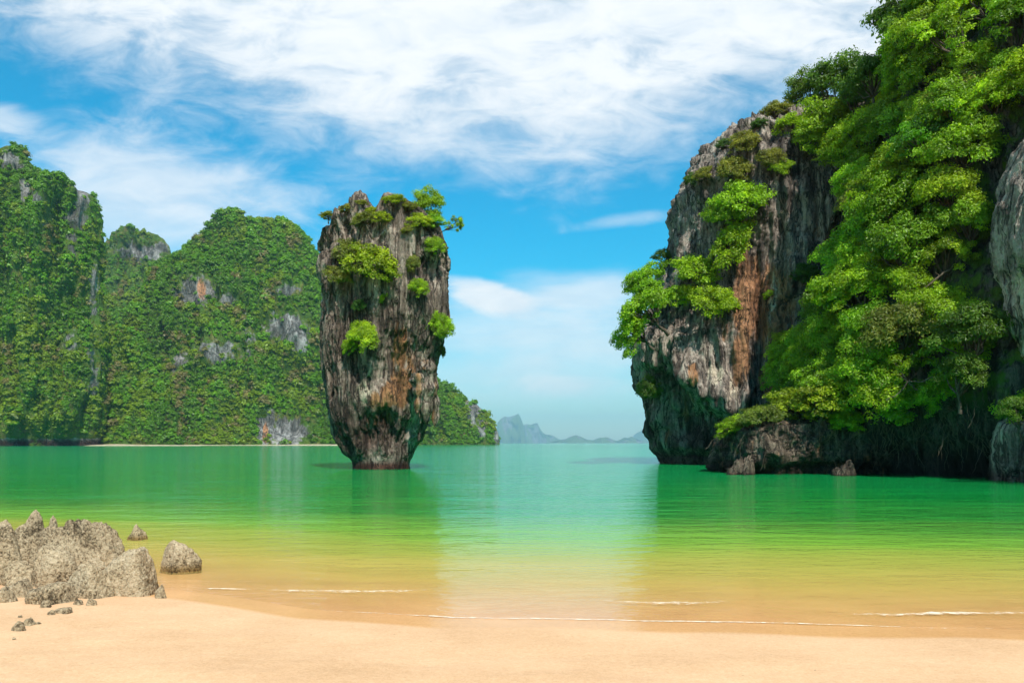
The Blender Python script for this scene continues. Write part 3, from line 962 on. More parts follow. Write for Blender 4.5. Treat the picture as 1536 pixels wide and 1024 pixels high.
# ------------------------------------------------------------------ trees and bushes of the cliff's rock face
for a in [
    (1112, 322, 44, SHRUBS, 'shrub', BG, 'big bright bush in the middle of the grey cliff face', 0.6),
    (1085, 325, 28, SHRUBS, 'shrub', BG, 'left lobe bush beside the big bush on the grey cliff face', 0.6),
    (1115, 365, 36, SHRUBS, 'shrub', BG, 'bright bush hanging below the big bush on the grey cliff face', 0.45),
    (1092, 262, 34, SHRUBS, 'shrub', OL, 'olive bush high on the left shoulder of the cliff', 0.6),
    (1060, 268, 20, SHRUBS, 'shrub', OL, 'small olive bush on the upper left edge of the cliff', 0.6),
    (1040, 272, 14, SHRUBS, 'shrub', DG, 'dark tuft clinging to the upper left rim of the cliff', 0.6),
    (1120, 225, 30, SHRUBS, 'shrub', OL, 'olive bush below the cliff top on its left slope', 0.7),
    (1085, 222, 15, SHRUBS, 'shrub', DG, 'dark small bush on the left skyline of the cliff', 0.7),
    (1150, 245, 26, SHRUBS, 'shrub', OL, 'dry olive bush under the cliff top', 0.6),
    (1165, 175, 26, SHRUBS, 'shrub', OL, 'brownish dry bush on the very top of the cliff', 0.8),
    (1140, 190, 16, SHRUBS, 'shrub', DG, 'dark bush left of the dry bush on the cliff top', 0.8),
    (1195, 205, 34, SHRUBS, 'shrub', BG, 'green bush left of the spreading tree on the cliff top', 0.7),
    (1165, 260, 26, SHRUBS, 'shrub', BG, 'green bush under the cliff top left of the spreading tree', 0.6),
    (1040, 425, 42, SHRUBS, 'shrub', BG, 'wide bright bush on the left bulge of the cliff', 0.7),
    (1068, 462, 34, SHRUBS, 'shrub', BG, 'bright bush drooping to the right of the wide bulge bush', 0.5),
    (1025, 455, 26, SHRUBS, 'shrub', BG, 'green bush below the wide bulge bush', 0.5),
    (1000, 395, 18, SHRUBS, 'shrub', DG, 'small dark bush at the cliff edge above the leaning tree', 0.7),
    (978, 580, 20, SHRUBS, 'shrub', DG, 'dark green bush low on the shaded left side of the cliff', 0.4),
    (1175, 520, 24, SHRUBS, 'shrub', YG, 'yellow-green bush low beside the orange rock streak', 0.5),
    (1155, 445, 8, SHRUBS, 'shrub', BG, 'tiny tuft on the orange streaked cliff rock', 0.5),
    (1205, 505, 26, SHRUBS, 'shrub', BG, 'green bush right of the orange rock streak', 0.6),
    (1205, 415, 20, SHRUBS, 'shrub', DG, 'dark bush at the right border of the bare cliff rock', 0.6),
]:
    on_rock(TOWER, a[0], a[1], a[2] * (0.92 if a[1] < 270 else 1.1), a[3], a[4], green(a[5], 0.07), a[6], 'bush', Y=70.0, up=a[7], group='bushes growing on the cliff face', squash=(1, 1, 0.9))
for (px, py, Y, R, ax, lab, colr) in [
    (997, 495, 69, 44, (-0.75, -0.3, 0.75), 'bright leafy tree leaning out to the left from the cliff', BG),
    (985, 460, 71, 40, (-0.5, -0.2, 0.9), 'tree above and behind the leaning tree on the cliff edge', BG),
    (975, 520, 70, 36, (-0.8, -0.3, 0.55), 'lowest drooping tree on the left edge of the cliff', BG),
    (1240, 250, 69, 56, (0.05, -0.25, 1), 'spreading tree with dark limbs on top of the cliff', BG),
    (1205, 250, 69, 34, (-0.1, -0.5, 0.9), 'tree hanging below the spreading tree on the cliff', BG),
    (1270, 285, 64, 44, (0, -0.4, 1), 'tree at the right foot of the spreading tree on the cliff', BG),
    (1290, 315, 60, 30, (-0.2, -0.5, 0.8), 'small bright tree in the cleft right of the cliff top', YG),
]:
    plant(TREES, 'tree', at(px, py, Y), R / F * Y, ax, green(colr, 0.06), lab, 'tree', squash=(1, 1, 0.9))
# bright bushes on the ledge at the water
for (px, py, R, lab, colr, sq) in [
    (1225, 625, 44, 'big sunlit bush spreading over the ledge at the cliff foot', YG, (1, 1, 0.9)),
    (1180, 625, 38, 'yellow-green bush in the middle of the ledge at the cliff foot', YG, (1, 1, 0.8)),
    (1140, 635, 30, 'pale dry bush left of the big ledge bush', OL, (1, 1, 0.7)),
    (1108, 642, 24, 'small bright bush at the left tip of the ledge', BG, (1, 1, 0.7)),
    (1245, 590, 30, 'light crowned bush above the big ledge bush', YG, (1, 1, 1)),
    (1262, 640, 26, 'bright bush at the right end of the ledge', BG, (1, 1, 0.9)),
]:
    Y = 51.0
    on_rock(LEDGE, px, py, R * 1.2, SHRUBS, 'shrub', green(colr, 0.05), lab, 'bush', Y=Y, up=0.75, squash=sq, group='bushes on the ledge at the water')


# ------------------------------------------------------------------ the wood on the cliff's slope
def scatter(V, Q, n, rng, weight=None):
    a, b, c, d = (V[Q[:, i]] for i in range(4))
    nr = np.cross(c - a, d - b)
    ar = np.linalg.norm(nr, axis=1)
    w = ar.copy()
    if weight is not None:
        w = w * weight((a + c) / 2, nr / np.maximum(ar, 1e-9)[:, None])
    idx = rng.choice(len(Q), n, p=w / w.sum())
    t = rng.random((n, 2))
    p = (a[idx] * (1 - t[:, :1]) + b[idx] * t[:, :1]) * (1 - t[:, 1:]) + (d[idx] * (1 - t[:, :1]) + c[idx] * t[:, :1]) * t[:, 1:]
    return p, nr[idx] / ar[idx][:, None], idx


def thin_out(p, r):
    keep = []
    for i in range(len(p)):
        if all((p[i] - p[j]) @ (p[i] - p[j]) > r * r for j in keep):
            keep.append(i)
    return np.array(keep)


def seen_weight(lo, hi, top=-140):
    def w(c, n):
        x, y = to_px(c)
        tocam = np.array([0, 0, EYE]) - c
        tocam /= np.linalg.norm(tocam, axis=1, keepdims=True)
        face = (n * tocam).sum(1)
        return ((x > lo) & (x < hi) & (y > top) & (face > -0.25)) * (0.25 + np.clip(face, 0, 1)) * (c[:, 1] > 14)
    return w


rng = np.random.default_rng(21)
V2, Q2, B2 = MASSIF
p, n, _ = scatter(V2, Q2, 2600, rng, seen_weight(1180, 1720))
ok = (p[:, 2] > 2.6)
p, n = p[ok], n[ok]
keep = thin_out(p, 1.98)
p, n = p[keep], n[keep]
NSLOPE = 0
for q, m in zip(p, n):
    x, y = to_px(q)
    if y > 640 and 1300 < x < 1500:
        continue
    if y < 560 and x - 30 < np.interp(y, [150, 300, 500, 560], [1290, 1262, 1212, 1180]):
        continue
    if 1455 < x < 1610 and 170 < y < 600 and q[1] < 47:
        continue
    R = random.uniform(1.5, 2.35) * (0.9 if y > 520 else 1.0)
    ax = Vector(m) * 0.55 + Vector((0, 0, 0.75))
    hi = y < 330
    dry = random.random() < 0.08
    c = green(OL, 0.1) if dry else green(BG if random.random() < 0.65 else (0.165, 0.320, 0.010), 0.18)
    lab = ('dry olive tree in the wood on the right cliff' if dry else 'leafy green tree in the wood high on the right cliff slope' if hi else 'leafy green tree in the wood low on the right cliff slope')
    plant(TREES if random.random() < 0.85 else SPARSE, 'tree', Vector(q) - ax.normalized() * 0.35 * R, R, ax, c, lab, 'tree', 'trees covering the right cliff slope')
    NSLOPE += 1
print('slope trees', NSLOPE)
# tall trees that make the skyline at the upper right
for (px, py, Y, R, lab) in [
    (1370, 120, 60, 62, 'tall airy tree on the skyline of the right cliff'),
    (1310, 165, 62, 36, 'lower skyline tree left of the tall airy tree'),
    (1440, 80, 57, 60, 'tall dark tree near the top right corner of the cliff wood'),
    (1255, 205, 71, 46, 'round tree behind the spreading tree on the cliff top'),
    (1215, 190, 73, 32, 'small tree behind the dry bush on the cliff top'),
    (1290, 200, 66, 36, 'tree where the cliff top meets the wooded slope'),
    (1415, 60, 60, 45, 'tree top behind the tall airy tree'),
    (1458, 560, 43.0, 52, 'broad shaded tree hanging beside the pale buttress low on the right'),
    (1530, 655, 39, 30, 'small green tree on top of the rock block at the right edge'),
    (1440, 610, 43, 36, 'small shaded tree low left of the rock block'),
]:
    plant(TREES, 'tree', at(px, py, Y), R / F * Y, (-0.1, -0.15, 1), green((0.095, 0.19, 0.016), 0.06), lab, 'tree', squash=(1, 1, 1.15))


# bare limbs and hanging roots along the foot of the slope
def wiggle(a, b, n, amp, rng):
    t = np.linspace(0, 1, n)[:, None]
    p = a * (1 - t) + b * t
    w = np.cumsum(rng.normal(size=(n, 3)) * amp, 0)
    return p + w - t * w[-1]


rng = np.random.default_rng(33)
paths = []
for k in range(240):
    x = rng.uniform(1085, 1490)
    y0 = rng.uniform(585, 660)
    h, nn = shoot(LEDGE if x < 1270 and rng.random() < 0.7 else B2, x, y0)
    if h is None:
        continue
    a = np.array(h + nn * rng.uniform(0.05, 0.5))
    ln = rng.uniform(0.7, 2.6)
    b = a + np.array([rng.normal() * 0.7, -0.2 + rng.normal() * 0.25, -ln])
    b[2] = max(b[2], 0.3)
    n_ = 9
    r0 = rng.uniform(0.010, 0.030)
    paths.append((wiggle(a, b, n_, 0.07, rng), np.linspace(r0, r0 * 0.4, n_)))
RV, RQ = tubes(paths, 4)
o = mesh_obj('hanging_roots', RV, RQ, M_ROOT)
tag(o, 'tangle of pale brown roots hanging along the cliff foot', 'roots', kind='stuff')
for (pts, Y, r, lab) in [
    ([(1358, 455), (1378, 448), (1392, 428), (1412, 412), (1425, 405)], 47.5, 0.07, 'bare pale branch reaching left among the dark trees'),
    ([(1330, 600), (1352, 588), (1362, 572), (1385, 572), (1398, 566)], 45, 0.05, 'bare crooked branch low over the dark cliff foot'),
    ([(1345, 560), (1362, 572), (1375, 585)], 45, 0.04, 'short bare twig low over the dark cliff foot'),
]:
    P = np.array([at(x, y, Y - 0.2 * i) for i, (x, y) in enumerate(pts)])
    t = np.linspace(0, len(P) - 1, 24)
    P = np.stack([np.interp(t, np.arange(len(P)), P[:, k]) for k in range(3)], -1) + rng.normal(size=(24, 3)) * 0.025
    pp = [(P, np.linspace(r * 0.4, r, 24))]
    for q in (6, 11, 16):
        e = P[q] + np.array([rng.normal() * 0.5, -0.2, rng.uniform(0.2, 0.8)])
        pp.append((wiggle(P[q], e, 8, 0.04, rng), np.linspace(r * 0.5, r * 0.12, 8)))
    a, b = tubes(pp, 5)
    tag(mesh_obj('bare_branch', a, b, M_ROOT), lab, 'branch')


# ------------------------------------------------------------------ the far hills and their forest
HILLS = []


def make_hill(rows, Yc, ryk, nz, nt, amp, bare, label, ry_abs=None, seed=0.0, sharp=1.0):
    G = rings([(y + min(9.0, max(0.0, (660 - y) * 0.05)), a, b) for y, a, b in rows], Yc, ryk, nz, nt, 2.2, ry_abs)
    Nn = grid_normals(G)
    k = 1.0 / amp
    d = 1.7 * fbm(G * np.array([k, k, k * 0.35]) * 0.30 + seed, 4) + 0.8 * sharp * (ridged(G * np.array([k, k, k * 0.3]) * 0.7 + seed, 3) - 0.5)
    d = (d - 0.55) * (0.12 + 0.88 * np.abs(Nn[..., 1]))
    G = G + Nn * (amp * d * sstep(G[..., 2], -3, amp * 1.5))[..., None]
    V, Q, T = close_top(G)
    b = marks(V, [(x, y, a * 1.2, c * 1.2, e) for x, y, a, c, e in bare])
    b = np.maximum(b, 0.75 * sstep(V[:, 2], 6.5, 3.5) * (len(bare) > 0) * (to_px(V)[0] < 152))
    loc = np.array([G[0, :, 0].mean(), Yc, 0])
    z0 = np.zeros(len(V))
    rs = marks(V, [(303, 432, 10, 20, 0.8), (680, 535, 20, 15, 0.5), (398, 648, 5, 18, 1.0), (350, 470, 20, 12, 0.5)])
    o = mesh_obj('hill', V - loc, [Q, T], M_HILL, attrs={'bare': ('POINT', b), 'rust': ('POINT', rs), 'pale': ('POINT', z0), 'wet_or_shade': ('POINT', sstep(V[:, 2], 5.0, 2.5) * (to_px(V)[0] < 152))}, loc=loc)
    tag(o, label, 'hill', kind='structure')
    HILLS.append((V, Q, b))
    return V, Q


bareA = [(8, 238, 14, 12, 1.0), (38, 285, 9, 14, 0.9), (55, 300, 8, 10, 0.7), (122, 310, 12, 34, 0.9), (108, 350, 9, 36, 0.75), (142, 440, 8, 60, 0.7), (105, 520, 14, 18, 0.6), (140, 560, 10, 36, 0.65), (20, 250, 20, 10, 0.6), (70, 330, 8, 22, 0.6)]
bareB = [(296, 438, 26, 20, 1.0), (272, 445, 14, 14, 0.8), (342, 452, 14, 10, 0.8), (428, 490, 32, 22, 1.0), (450, 512, 14, 16, 0.9), (432, 436, 22, 10, 0.8), (330, 528, 40, 20, 0.75), (268, 540, 16, 18, 0.65), (400, 642, 14, 24, 1.1), (430, 648, 32, 20, 1.1), (372, 505, 14, 14, 0.6)]
bareC = [(215, 378, 34, 12, 0.9), (190, 372, 14, 10, 0.7), (240, 372, 12, 12, 0.8)]
bareT = [(712, 610, 10, 26, 1.0), (722, 640, 8, 18, 0.8), (744, 655, 4, 12, 0.9)]
make_hill([(676, -420, 149), (668, -420, 149), (662, -420, 148), (656, -420, 153), (640, -418, 156), (560, -415, 160), (480, -410, 158), (400, -400, 150), (340, -380, 142), (300, -350, 137), (286, -335, 132), (280, -320, 118), (275, -310, 96), (262, -290, 76), (248, -265, 60), (228, -220, 44), (212, -150, 34), (206, -60, 24), (204, -20, 10)],
          560.0, 0.30, 260, 420, 13.0, bareA, 'steep forested karst hill rising at the left of the bay', seed=2.0)
make_hill([(674, 140, 622), (668, 142, 622), (640, 150, 616), (600, 162, 606), (560, 175, 592), (520, 188, 572), (480, 204, 548), (440, 224, 522), (400, 248, 494), (385, 262, 481), (365, 284, 470), (350, 308, 460), (336, 340, 448), (328, 366, 436), (323, 386, 424), (321, 400, 414)],
          720.0, 0.72, 260, 420, 14.0, bareB, 'broad dome-shaped forested hill behind the rock pillar', seed=5.0, sharp=0.6)
make_hill([(668, 540, 750), (664, 540, 749), (650, 548, 747), (636, 555, 742), (618, 562, 731), (604, 568, 717), (590, 575, 694), (577, 582, 676), (568, 590, 662), (563, 604, 652), (561, 620, 640)],
          850.0, 0.7, 140, 260, 9.0, bareT, 'low forested hill ending in a small cape right of the rock pillar', seed=9.0, sharp=0.8)
make_hill([(668, 105, 275), (640, 112, 268), (600, 124, 252), (550, 138, 230), (510, 152, 210), (490, 166, 194)],
          580.0, 0.4, 120, 200, 8.0, [], 'wooded spur in the corner between the two left hills', seed=21.0, sharp=0.4)
make_hill([(668, 90, 310), (500, 110, 290), (450, 125, 275), (400, 138, 264), (378, 148, 258), (360, 157, 254), (349, 167, 247), (342, 180, 238), (339, 196, 226)],
          1000.0, 0.6, 160, 240, 12.0, bareC, 'dark flat-topped hill far back between the two nearer hills', seed=13.0)
make_hill([(668, 90, 330), (600, 105, 310), (540, 118, 290), (490, 130, 268), (455, 145, 248), (436, 165, 225), (430, 180, 205)],
          830.0, 0.5, 140, 220, 13.0, [], 'low wooded saddle between the two left hills', seed=17.0, sharp=0.5)


def far_proto(seed, nleaf=180):
    r = np.random.default_rng(seed)
    nclump = 9
    d = r.normal(size=(nclump, 3))
    d /= np.linalg.norm(d, axis=1, keepdims=True)
    d[:, 2] = np.where(d[:, 2] < -0.45, -d[:, 2], d[:, 2])
    c = d * r.uniform(0.25, 0.65, nclump)[:, None]
    c[:, 2] += 0.5
    V, Fc, tint = leaves_on(c, r.uniform(0.34, 0.55, nclump), nleaf, 0.34, r, flat=0.9, up=0.25, tri=True, jit=0.2)
    return V, Fc, tint


FAR = [far_proto(300 + i) for i in range(6)]
FAR_N = [far_proto(320 + i, 700) for i in range(5)]


def hue_of(px, py, r):
    """rough colour regions of the hillsides: fresh green, olive and dry brown"""
    nz = float(fbm(np.array([[px * 0.013, py * 0.013, 3.0]]), 2)[0])
    nz2 = float(fbm(np.array([[px * 0.021, py * 0.016, 8.0]]), 3)[0])
    dry = 1.1 * float(sstep(np.float64(nz2), 0.15, 0.5)) + math.exp(-(((px - 330) / 55) ** 2 + ((py - 590) / 60) ** 2)) + 0.8 * math.exp(-(((px - 195) / 45) ** 2 + ((py - 520) / 40) ** 2)) + 0.6 * math.exp(-(((px - 460) / 40) ** 2 + ((py - 570) / 60) ** 2)) + 0.5 * math.exp(-(((px - 150) / 14) ** 2 + ((py - 520) / 90) ** 2))
    u_ = 0.5 + 0.75 * float(fbm(np.array([[px * 0.035, py * 0.035, 5.0]]), 2)[0]) + 0.30 * (r.random() - 0.5)
    yel = 0.55 * float(sstep(np.float64(py), 400, 620)) * (px < 150) + 0.55 * nz + 0.25 * dry
    if u_ < 0.02 + 0.28 * min(1, dry) and r.random() < 0.75:
        return np.array((0.250, 0.222, 0.070)) * r.uniform(0.85, 1.12), 2
    if u_ < 0.30 + yel:
        return np.array((0.205, 0.305, 0.014)) * r.uniform(0.85, 1.15), 1
    k = r.uniform(0.82, 1.18) * (1.0 + 0.3 * nz)
    return np.array((0.130, 0.290, 0.011)) * k, 0


rng = np.random.default_rng(50)
cand = []
for hi, (V, Q, bare) in enumerate(HILLS):
    def w(c, n, hi=hi):
        x, y = to_px(c)
        tc_ = np.array([0, 0, EYE]) - c
        tc_ /= np.linalg.norm(tc_, axis=1, keepdims=True)
        f = (n * tc_).sum(1)
        return ((x > -90) & (x < 790) & (f > -0.2) & (c[:, 2] > (5.5 if hi == 0 else 0.8))) * (0.15 + np.clip(f, 0, 1))
    p, n, idx = scatter(V, Q, (11000, 14000, 4000, 2500, 2500, 3000)[hi], rng, w)
    bb = bare[Q[idx, 0]]
    ok = rng.random(len(p)) > np.clip(bb * 2.2, 0, 0.97)
    for q, m in zip(p[ok], n[ok]):
        cand.append((q, m, hi))
# keep a distance between crowns with a coarse grid
cells = {}
chosen = []
for q, m, hi in cand:
    r = 1.75
    key = tuple(np.floor(q / 2.3).astype(int))
    if any(((q - o_) @ (q - o_)) < r * r * 1.6 for dx in (-1, 0, 1) for dy in (-1, 0, 1) for dz in (-1, 0, 1) for o_ in cells.get((key[0] + dx, key[1] + dy, key[2] + dz), ())):
        continue
    cells.setdefault(key, []).append(q)
    chosen.append((q, m, hi))
print('hill trees', len(chosen))
inview = [(i, c) for i, c in enumerate(chosen) if c[2] == 0 and 4 < to_px(c[0])[0] < 150 and to_px(c[0])[1] > 300]
inview.sort(key=lambda t: t[1][0][1])
single = {i for i, _ in inview[:45]}
protoN = []
for V, Fc, tint in FAR_N:
    TV, TQ = tubes([(np.array([[0, 0, -0.5], [0.02, 0, 0.1], [0, 0.02, 0.7]]), np.array([0.07, 0.06, 0.02]))], 4)
    protoN.append(mesh_obj('tree', np.concatenate([V, TV]), [Fc, TQ + len(V)], M_LEAF, smooth=False, attrs={'tint': ('FACE', np.concatenate([tint, np.full(len(TQ), 0.05)]))}, link=False).data)
FV, FF, FCc, off = [], [], [], 0
lrng = random.Random(5)
HL = ('fresh green round tree on the steep left hillside', 'yellow-green tree on the steep left hillside', 'dry brown tree on the steep left hillside')
for i, (q, m, hi) in enumerate(chosen):
    x, y = to_px(q)
    colr, kind = hue_of(float(x), float(y), rng)
    R = rng.uniform(1.8, 3.3) * (1.0, 1.12, 1.1, 1.05, 1.2, 1.15)[hi]
    if rng.random() < 0.13:
        R *= rng.uniform(1.25, 1.75)
    if kind == 2:
        R *= 1.2
    base = q - m * 0.25 * R
    ang = rng.uniform(0, 6.28)
    if i in single:
        o = bpy.data.objects.new('tree', protoN[lrng.randrange(len(protoN))])
        o.location = base
        o.rotation_euler = (0, 0, ang)
        o.scale = (R, R, R * rng.uniform(0.8, 1.1))
        o.color = (*(colr * 1.02), 1)
        COL.objects.link(o)
        tag(o, HL[kind], 'tree', 'trees on the steep left hillside')
        continue
    V, Fc, tint = FAR[rng.integers(len(FAR))]
    c, s = math.cos(ang), math.sin(ang)
    Rm = np.array([[c, -s, 0], [s, c, 0], [0, 0, rng.uniform(0.8, 1.1)]]) * R
    FV.append(V @ Rm.T + base)
    FF.append(Fc + off)
    off += len(V)
    FCc.append(colr[None] * (0.70 + 0.58 * tint[:, None]))
o = mesh_obj('forest', np.concatenate(FV), np.concatenate(FF), M_FOREST, smooth=False, attrs={'leaf_color': ('FACE', np.concatenate(FCc))})
tag(o, 'dense mixed green and brown forest covering the far hillsides', 'forest', kind='stuff')
# pale strips of beach at the foot of the far hills
def strip(pts, Y, name, label):
    n = len(pts)
    rng_ = np.random.default_rng(3)
    V = []
    for k, (x, w) in enumerate(pts):
        X = (x - HX) / F * Y
        V += [(X, Y - 9 * w, -0.15), (X, Y, 0.55 * w), (X, Y + 16, 0.9 * w)]
    Q = []
    for k in range(n - 1):
        for j in range(2):
            Q.append((3 * k + j, 3 * k + 3 + j, 3 * k + 4 + j, 3 * k + 1 + j))
    return V, Q


BEACHM, bg_, bo_ = new_mat('far pale sand')
bp_ = bg_.node('ShaderNodeBsdfPrincipled', {'Base Color': bg_.ramp(bg_.noise(bg_.node('ShaderNodeNewGeometry').outputs['Position'], 0.3, 4.0), [(0.35, (0.30, 0.25, 0.15)), (0.65, (0.55, 0.47, 0.32))]), 'Roughness': 0.95})
bg_.l.new(bp_.outputs[0], bo_.inputs[0])
V, Q = strip([(120, 0.1), (135, 0.9), (160, 1.6), (190, 1.0), (240, 0.7), (300, 0.9), (340, 0.5), (400, 0.7), (460, 1.0), (500, 0.9), (540, 0.8), (600, 0.5)], 612, '', '')
tag(mesh_obj('far_beach', V, np.array(Q), BEACHM), 'thin pale beach along the foot of the far hill', 'beach', kind='structure')

V, Q = strip([(118, 0.1), (132, 0.8), (160, 1.5), (190, 1.0), (230, 0.7), (275, 0.5), (300, 0.2)], 552, '', '')
tag(mesh_obj('far_beach', V, np.array(Q), BEACHM), 'short pale beach at the foot of the wooded spur', 'beach', kind='structure')


def ridge_hill(sky, Y, depth, label, seed):
    """far island whose height follows its skyline, rounded in depth"""
    xs = np.linspace(sky[0][0], sky[-1][0], 160)
    h = np.interp(xs, [a for a, _ in sky], [at(0, b, Y)[2] for _, b in sky])
    X = (xs - HX) / F * Y
    vs = np.linspace(-1, 1, 50)
    G = np.empty((50, 160, 3))
    prof = (1 - np.abs(vs) ** 2.6)
    G[..., 0] = X[None]
    G[..., 1] = Y + depth * vs[:, None] * (0.35 + 0.65 * (h / h.max()))[None]
    G[..., 2] = h[None] * prof[:, None]
    n = fbm(np.stack([G[..., 0], G[..., 1], G[..., 2] * 0.5], -1) * (60.0 / Y) + seed, 4)
    G[..., 1] += n * depth * 0.35
    G[..., 2] += n * 0.0017 * Y * prof[:, None] * sstep(h, 0.001 * Y, 0.008 * Y)[None]
    G[..., 2] -= 1.0
    V = G.reshape(-1, 3)
    z = np.zeros(len(V))
    b = sstep(n.ravel() + 0.5 * fbm(V * np.array([0.03, 0.03, 0.008]) * (5000.0 / Y), 3), 0.1, 0.5)
    o = mesh_obj('hill', V, grid_faces(50, 160, False), M_HILL, attrs={'bare': ('POINT', b), 'rust': ('POINT', z), 'pale': ('POINT', z), 'wet_or_shade': ('POINT', z)})
    tag(o, label, 'hill', kind='structure')


ridge_hill([(744, 664), (746, 634), (751, 628), (757, 625), (762, 626), (768, 624), (773, 623), (777, 621), (780, 624), (783, 632), (787, 641), (790, 664)], 16500, 520, 'blue hazy steep-sided island on the horizon', 1.0)
ridge_hill([(783, 664), (786, 638), (790, 636), (797, 637), (802, 634), (806, 634), (810, 642), (814, 648), (820, 651), (828, 653), (834, 656), (842, 660), (850, 664)], 18500, 550, 'fainter blue island with a stepped crest on the horizon', 2.0)
ridge_hill([(820, 664), (834, 660), (848, 658), (858, 655), (864, 653), (872, 655), (882, 659), (890, 660), (900, 656), (908, 655), (916, 658), (926, 661), (934, 657), (938, 655), (942, 657), (948, 655), (954, 658), (966, 662), (980, 664)], 14500, 450, 'low blue chain of islets on the horizon', 3.0)
ridge_hill([(946, 664), (952, 654), (960, 646), (968, 643), (980, 642), (1000, 650), (1020, 664)], 19800, 550, 'very faint pale island on the horizon beside the cliff', 4.0)

# ------------------------------------------------------------------ boulders on the beach
def boulder_mat():
    m, g, out = new_mat('pitted beach rock')
    P = g.node('ShaderNodeNewGeometry').outputs['Position']
    n1 = g.noise(P, 2.2, 5.0, 0.6)
    n2 = g.noise(P, 24.0, 6.0, 0.66, 0.4)
    n3 = g.noise(P, 48.0, 4.0, 0.7)
    f = g.math('ADD', g.math('MULTIPLY', n2, 0.50), g.math('ADD', g.math('MULTIPLY', n1, 0.34), g.math('MULTIPLY', n3, 0.18)))
    col = g.ramp(f, [(0.38, (0.035, 0.026, 0.016)), (0.45, (0.16, 0.118, 0.070)), (0.51, (0.37, 0.285, 0.175)), (0.63, (0.58, 0.46, 0.305))])
    wet_or_shade = g.attr('wet_or_shade').outputs['Fac']
    col = g.mix(wet_or_shade, col, g.mix(1.0, col, (0.55, 0.44, 0.26), 'MULTIPLY'))
    h = g.math('ADD', n2, g.math('MULTIPLY', n3, 0.4))
    bp = g.node('ShaderNodeBump', {'Strength': 0.9, 'Distance': 0.05, 'Height': h})
    pr = g.node('ShaderNodeBsdfPrincipled', {'Base Color': col, 'Roughness': 0.92, 'Specular IOR Level': 0.2, 'Normal': bp.outputs[0]})
    g.l.new(pr.outputs[0], out.inputs[0])
    return m


M_BOULDER = boulder_mat()


def boulder(x0, x1, yt, yb, label, Y=None, depth=0.8, seed=0, peak=0.0, rough=1.0, flat=0.45, mat=None, name='boulder', cat='boulder', lean=0.0):
    """lumpy pitted rock filling this box of the photo, with its foot on the sand"""
    if Y is None:
        Y = 9.0
        for _ in range(30):
            xx = (0.5 * (x0 + x1) - HX) / F * Y
            gz = max(0.0, float(ground_z(np.array([xx]), np.array([Y]))[0]))
            Y = 0.5 * Y + 0.5 * (EYE - gz) * F / (yb - HY)
    w = (x1 - x0) / F * Y / 2
    dp = w * depth
    Yc = Y + dp * 0.75
    X = ((x0 + x1) / 2 - HX) / F * Yc
    ztop = EYE + (HY - yt) / F * (Yc)
    gz = float(ground_z(np.array([X]), np.array([Yc]))[0])
    hgt = ztop - gz
    w = (x1 - x0) / F * Yc / 2 * 0.95
    n1, n2 = 90, 130
    th = np.linspace(0, 2 * np.pi, n2, endpoint=False)
    ph = np.linspace(-0.30, 0.5, n1) * np.pi
    D = np.stack([np.cos(ph)[:, None] * np.cos(th), np.cos(ph)[:, None] * np.sin(th), np.sin(ph)[:, None] * np.ones(n2)], -1)
    e = 0.72
    B = np.sign(D) * np.abs(D) ** e
    B /= np.maximum(1e-6, (np.abs(B) ** 2.0).sum(-1, keepdims=True) ** 0.5)
    s = seed * 7.7
    tl = Matrix.Rotation(0.5 * math.sin(s * 3.1), 3, 'Y') @ Matrix.Rotation(s, 3, 'Z') @ Matrix.Rotation(0.5 * math.sin(s * 1.7), 3, 'X')
    DR = D @ np.array(tl)
    B = D / (np.abs(DR) ** 4.5).sum(-1, keepdims=True) ** (1 / 4.5)
    r = 1 + 0.75 * rough * (0.26 * fbm(D * 0.9 + s, 2) + 0.11 * fbm(D * 2.4 + s, 3) + 0.045 * fbm(D * 7 + s, 3, 0.55))
    G = B * r[..., None]
    G[..., 2] *= 1 + peak * np.clip(G[..., 2], 0, 1)
    G[..., 0] += lean * np.clip(G[..., 2], 0, 2)
    tp = 1 - (0.32 if seed in (3, 4, 6, 7, 14) else 0.15) * np.clip(G[..., 2] / max(0.2, G[..., 2].max()), 0, 1)
    G[..., 0] *= tp
    G[..., 1] *= tp
    mx = np.abs(G[..., 0]).max()
    G[..., 0] *= w / mx
    G[..., 1] *= dp / np.abs(G[..., 1]).max()
    G[..., 2] *= hgt / G[..., 2].max()
    G += np.array([X, Yc, gz])
    G = G + grid_normals(G) * (0.018 * min(1.0, w * 1.5) * fbm(G * 14.0, 4, 0.65))[..., None]
    V, Q, T = close_top(G)
    loc = np.array([X, Yc, gz])
    wet_or_shade = sstep(V[:, 2], 0.16, 0.02) * (Yc > float(shore(np.array([X]))[0]) - 0.6)
    o = mesh_obj(name, V - loc, [Q, T], mat or M_BOULDER, attrs={'wet_or_shade': ('POINT', wet_or_shade)}, loc=loc)
    tag(o, label, cat, 'boulders at the left end of the beach' if cat == 'boulder' and mat is None else None)
    return o


B = boulder
B(153, 237, 820, 894, 'large smooth-topped boulder at the right end of the rock heap', seed=1, depth=0.8, rough=0.7, lean=0.12)
B(100, 170, 843, 897, 'boulder split by a crack from the large one on its right', seed=2, depth=0.8, rough=0.7)
B(76, 194, 777, 850, 'big dark pitted boulder at the back right of the heap', Y=12.2, seed=3, rough=0.9, peak=0.15)
B(48, 140, 780, 845, 'tall pitted boulder behind the middle of the heap', Y=12.0, seed=4, rough=1.0, peak=0.1)
B(44, 122, 815, 882, 'round boulder low in the middle of the heap', seed=5, rough=0.7)
B(-6, 92, 763, 840, 'peaked pale boulder crowning the heap', Y=12.2, seed=6, peak=0.1, rough=0.8)
B(-60, 48, 780, 882, 'huge pale boulder cut by the left edge', Y=10.9, seed=7, rough=0.8)
B(62, 98, 772, 800, 'small pale block wedged at the top of the heap', Y=12.6, seed=8, rough=0.9)
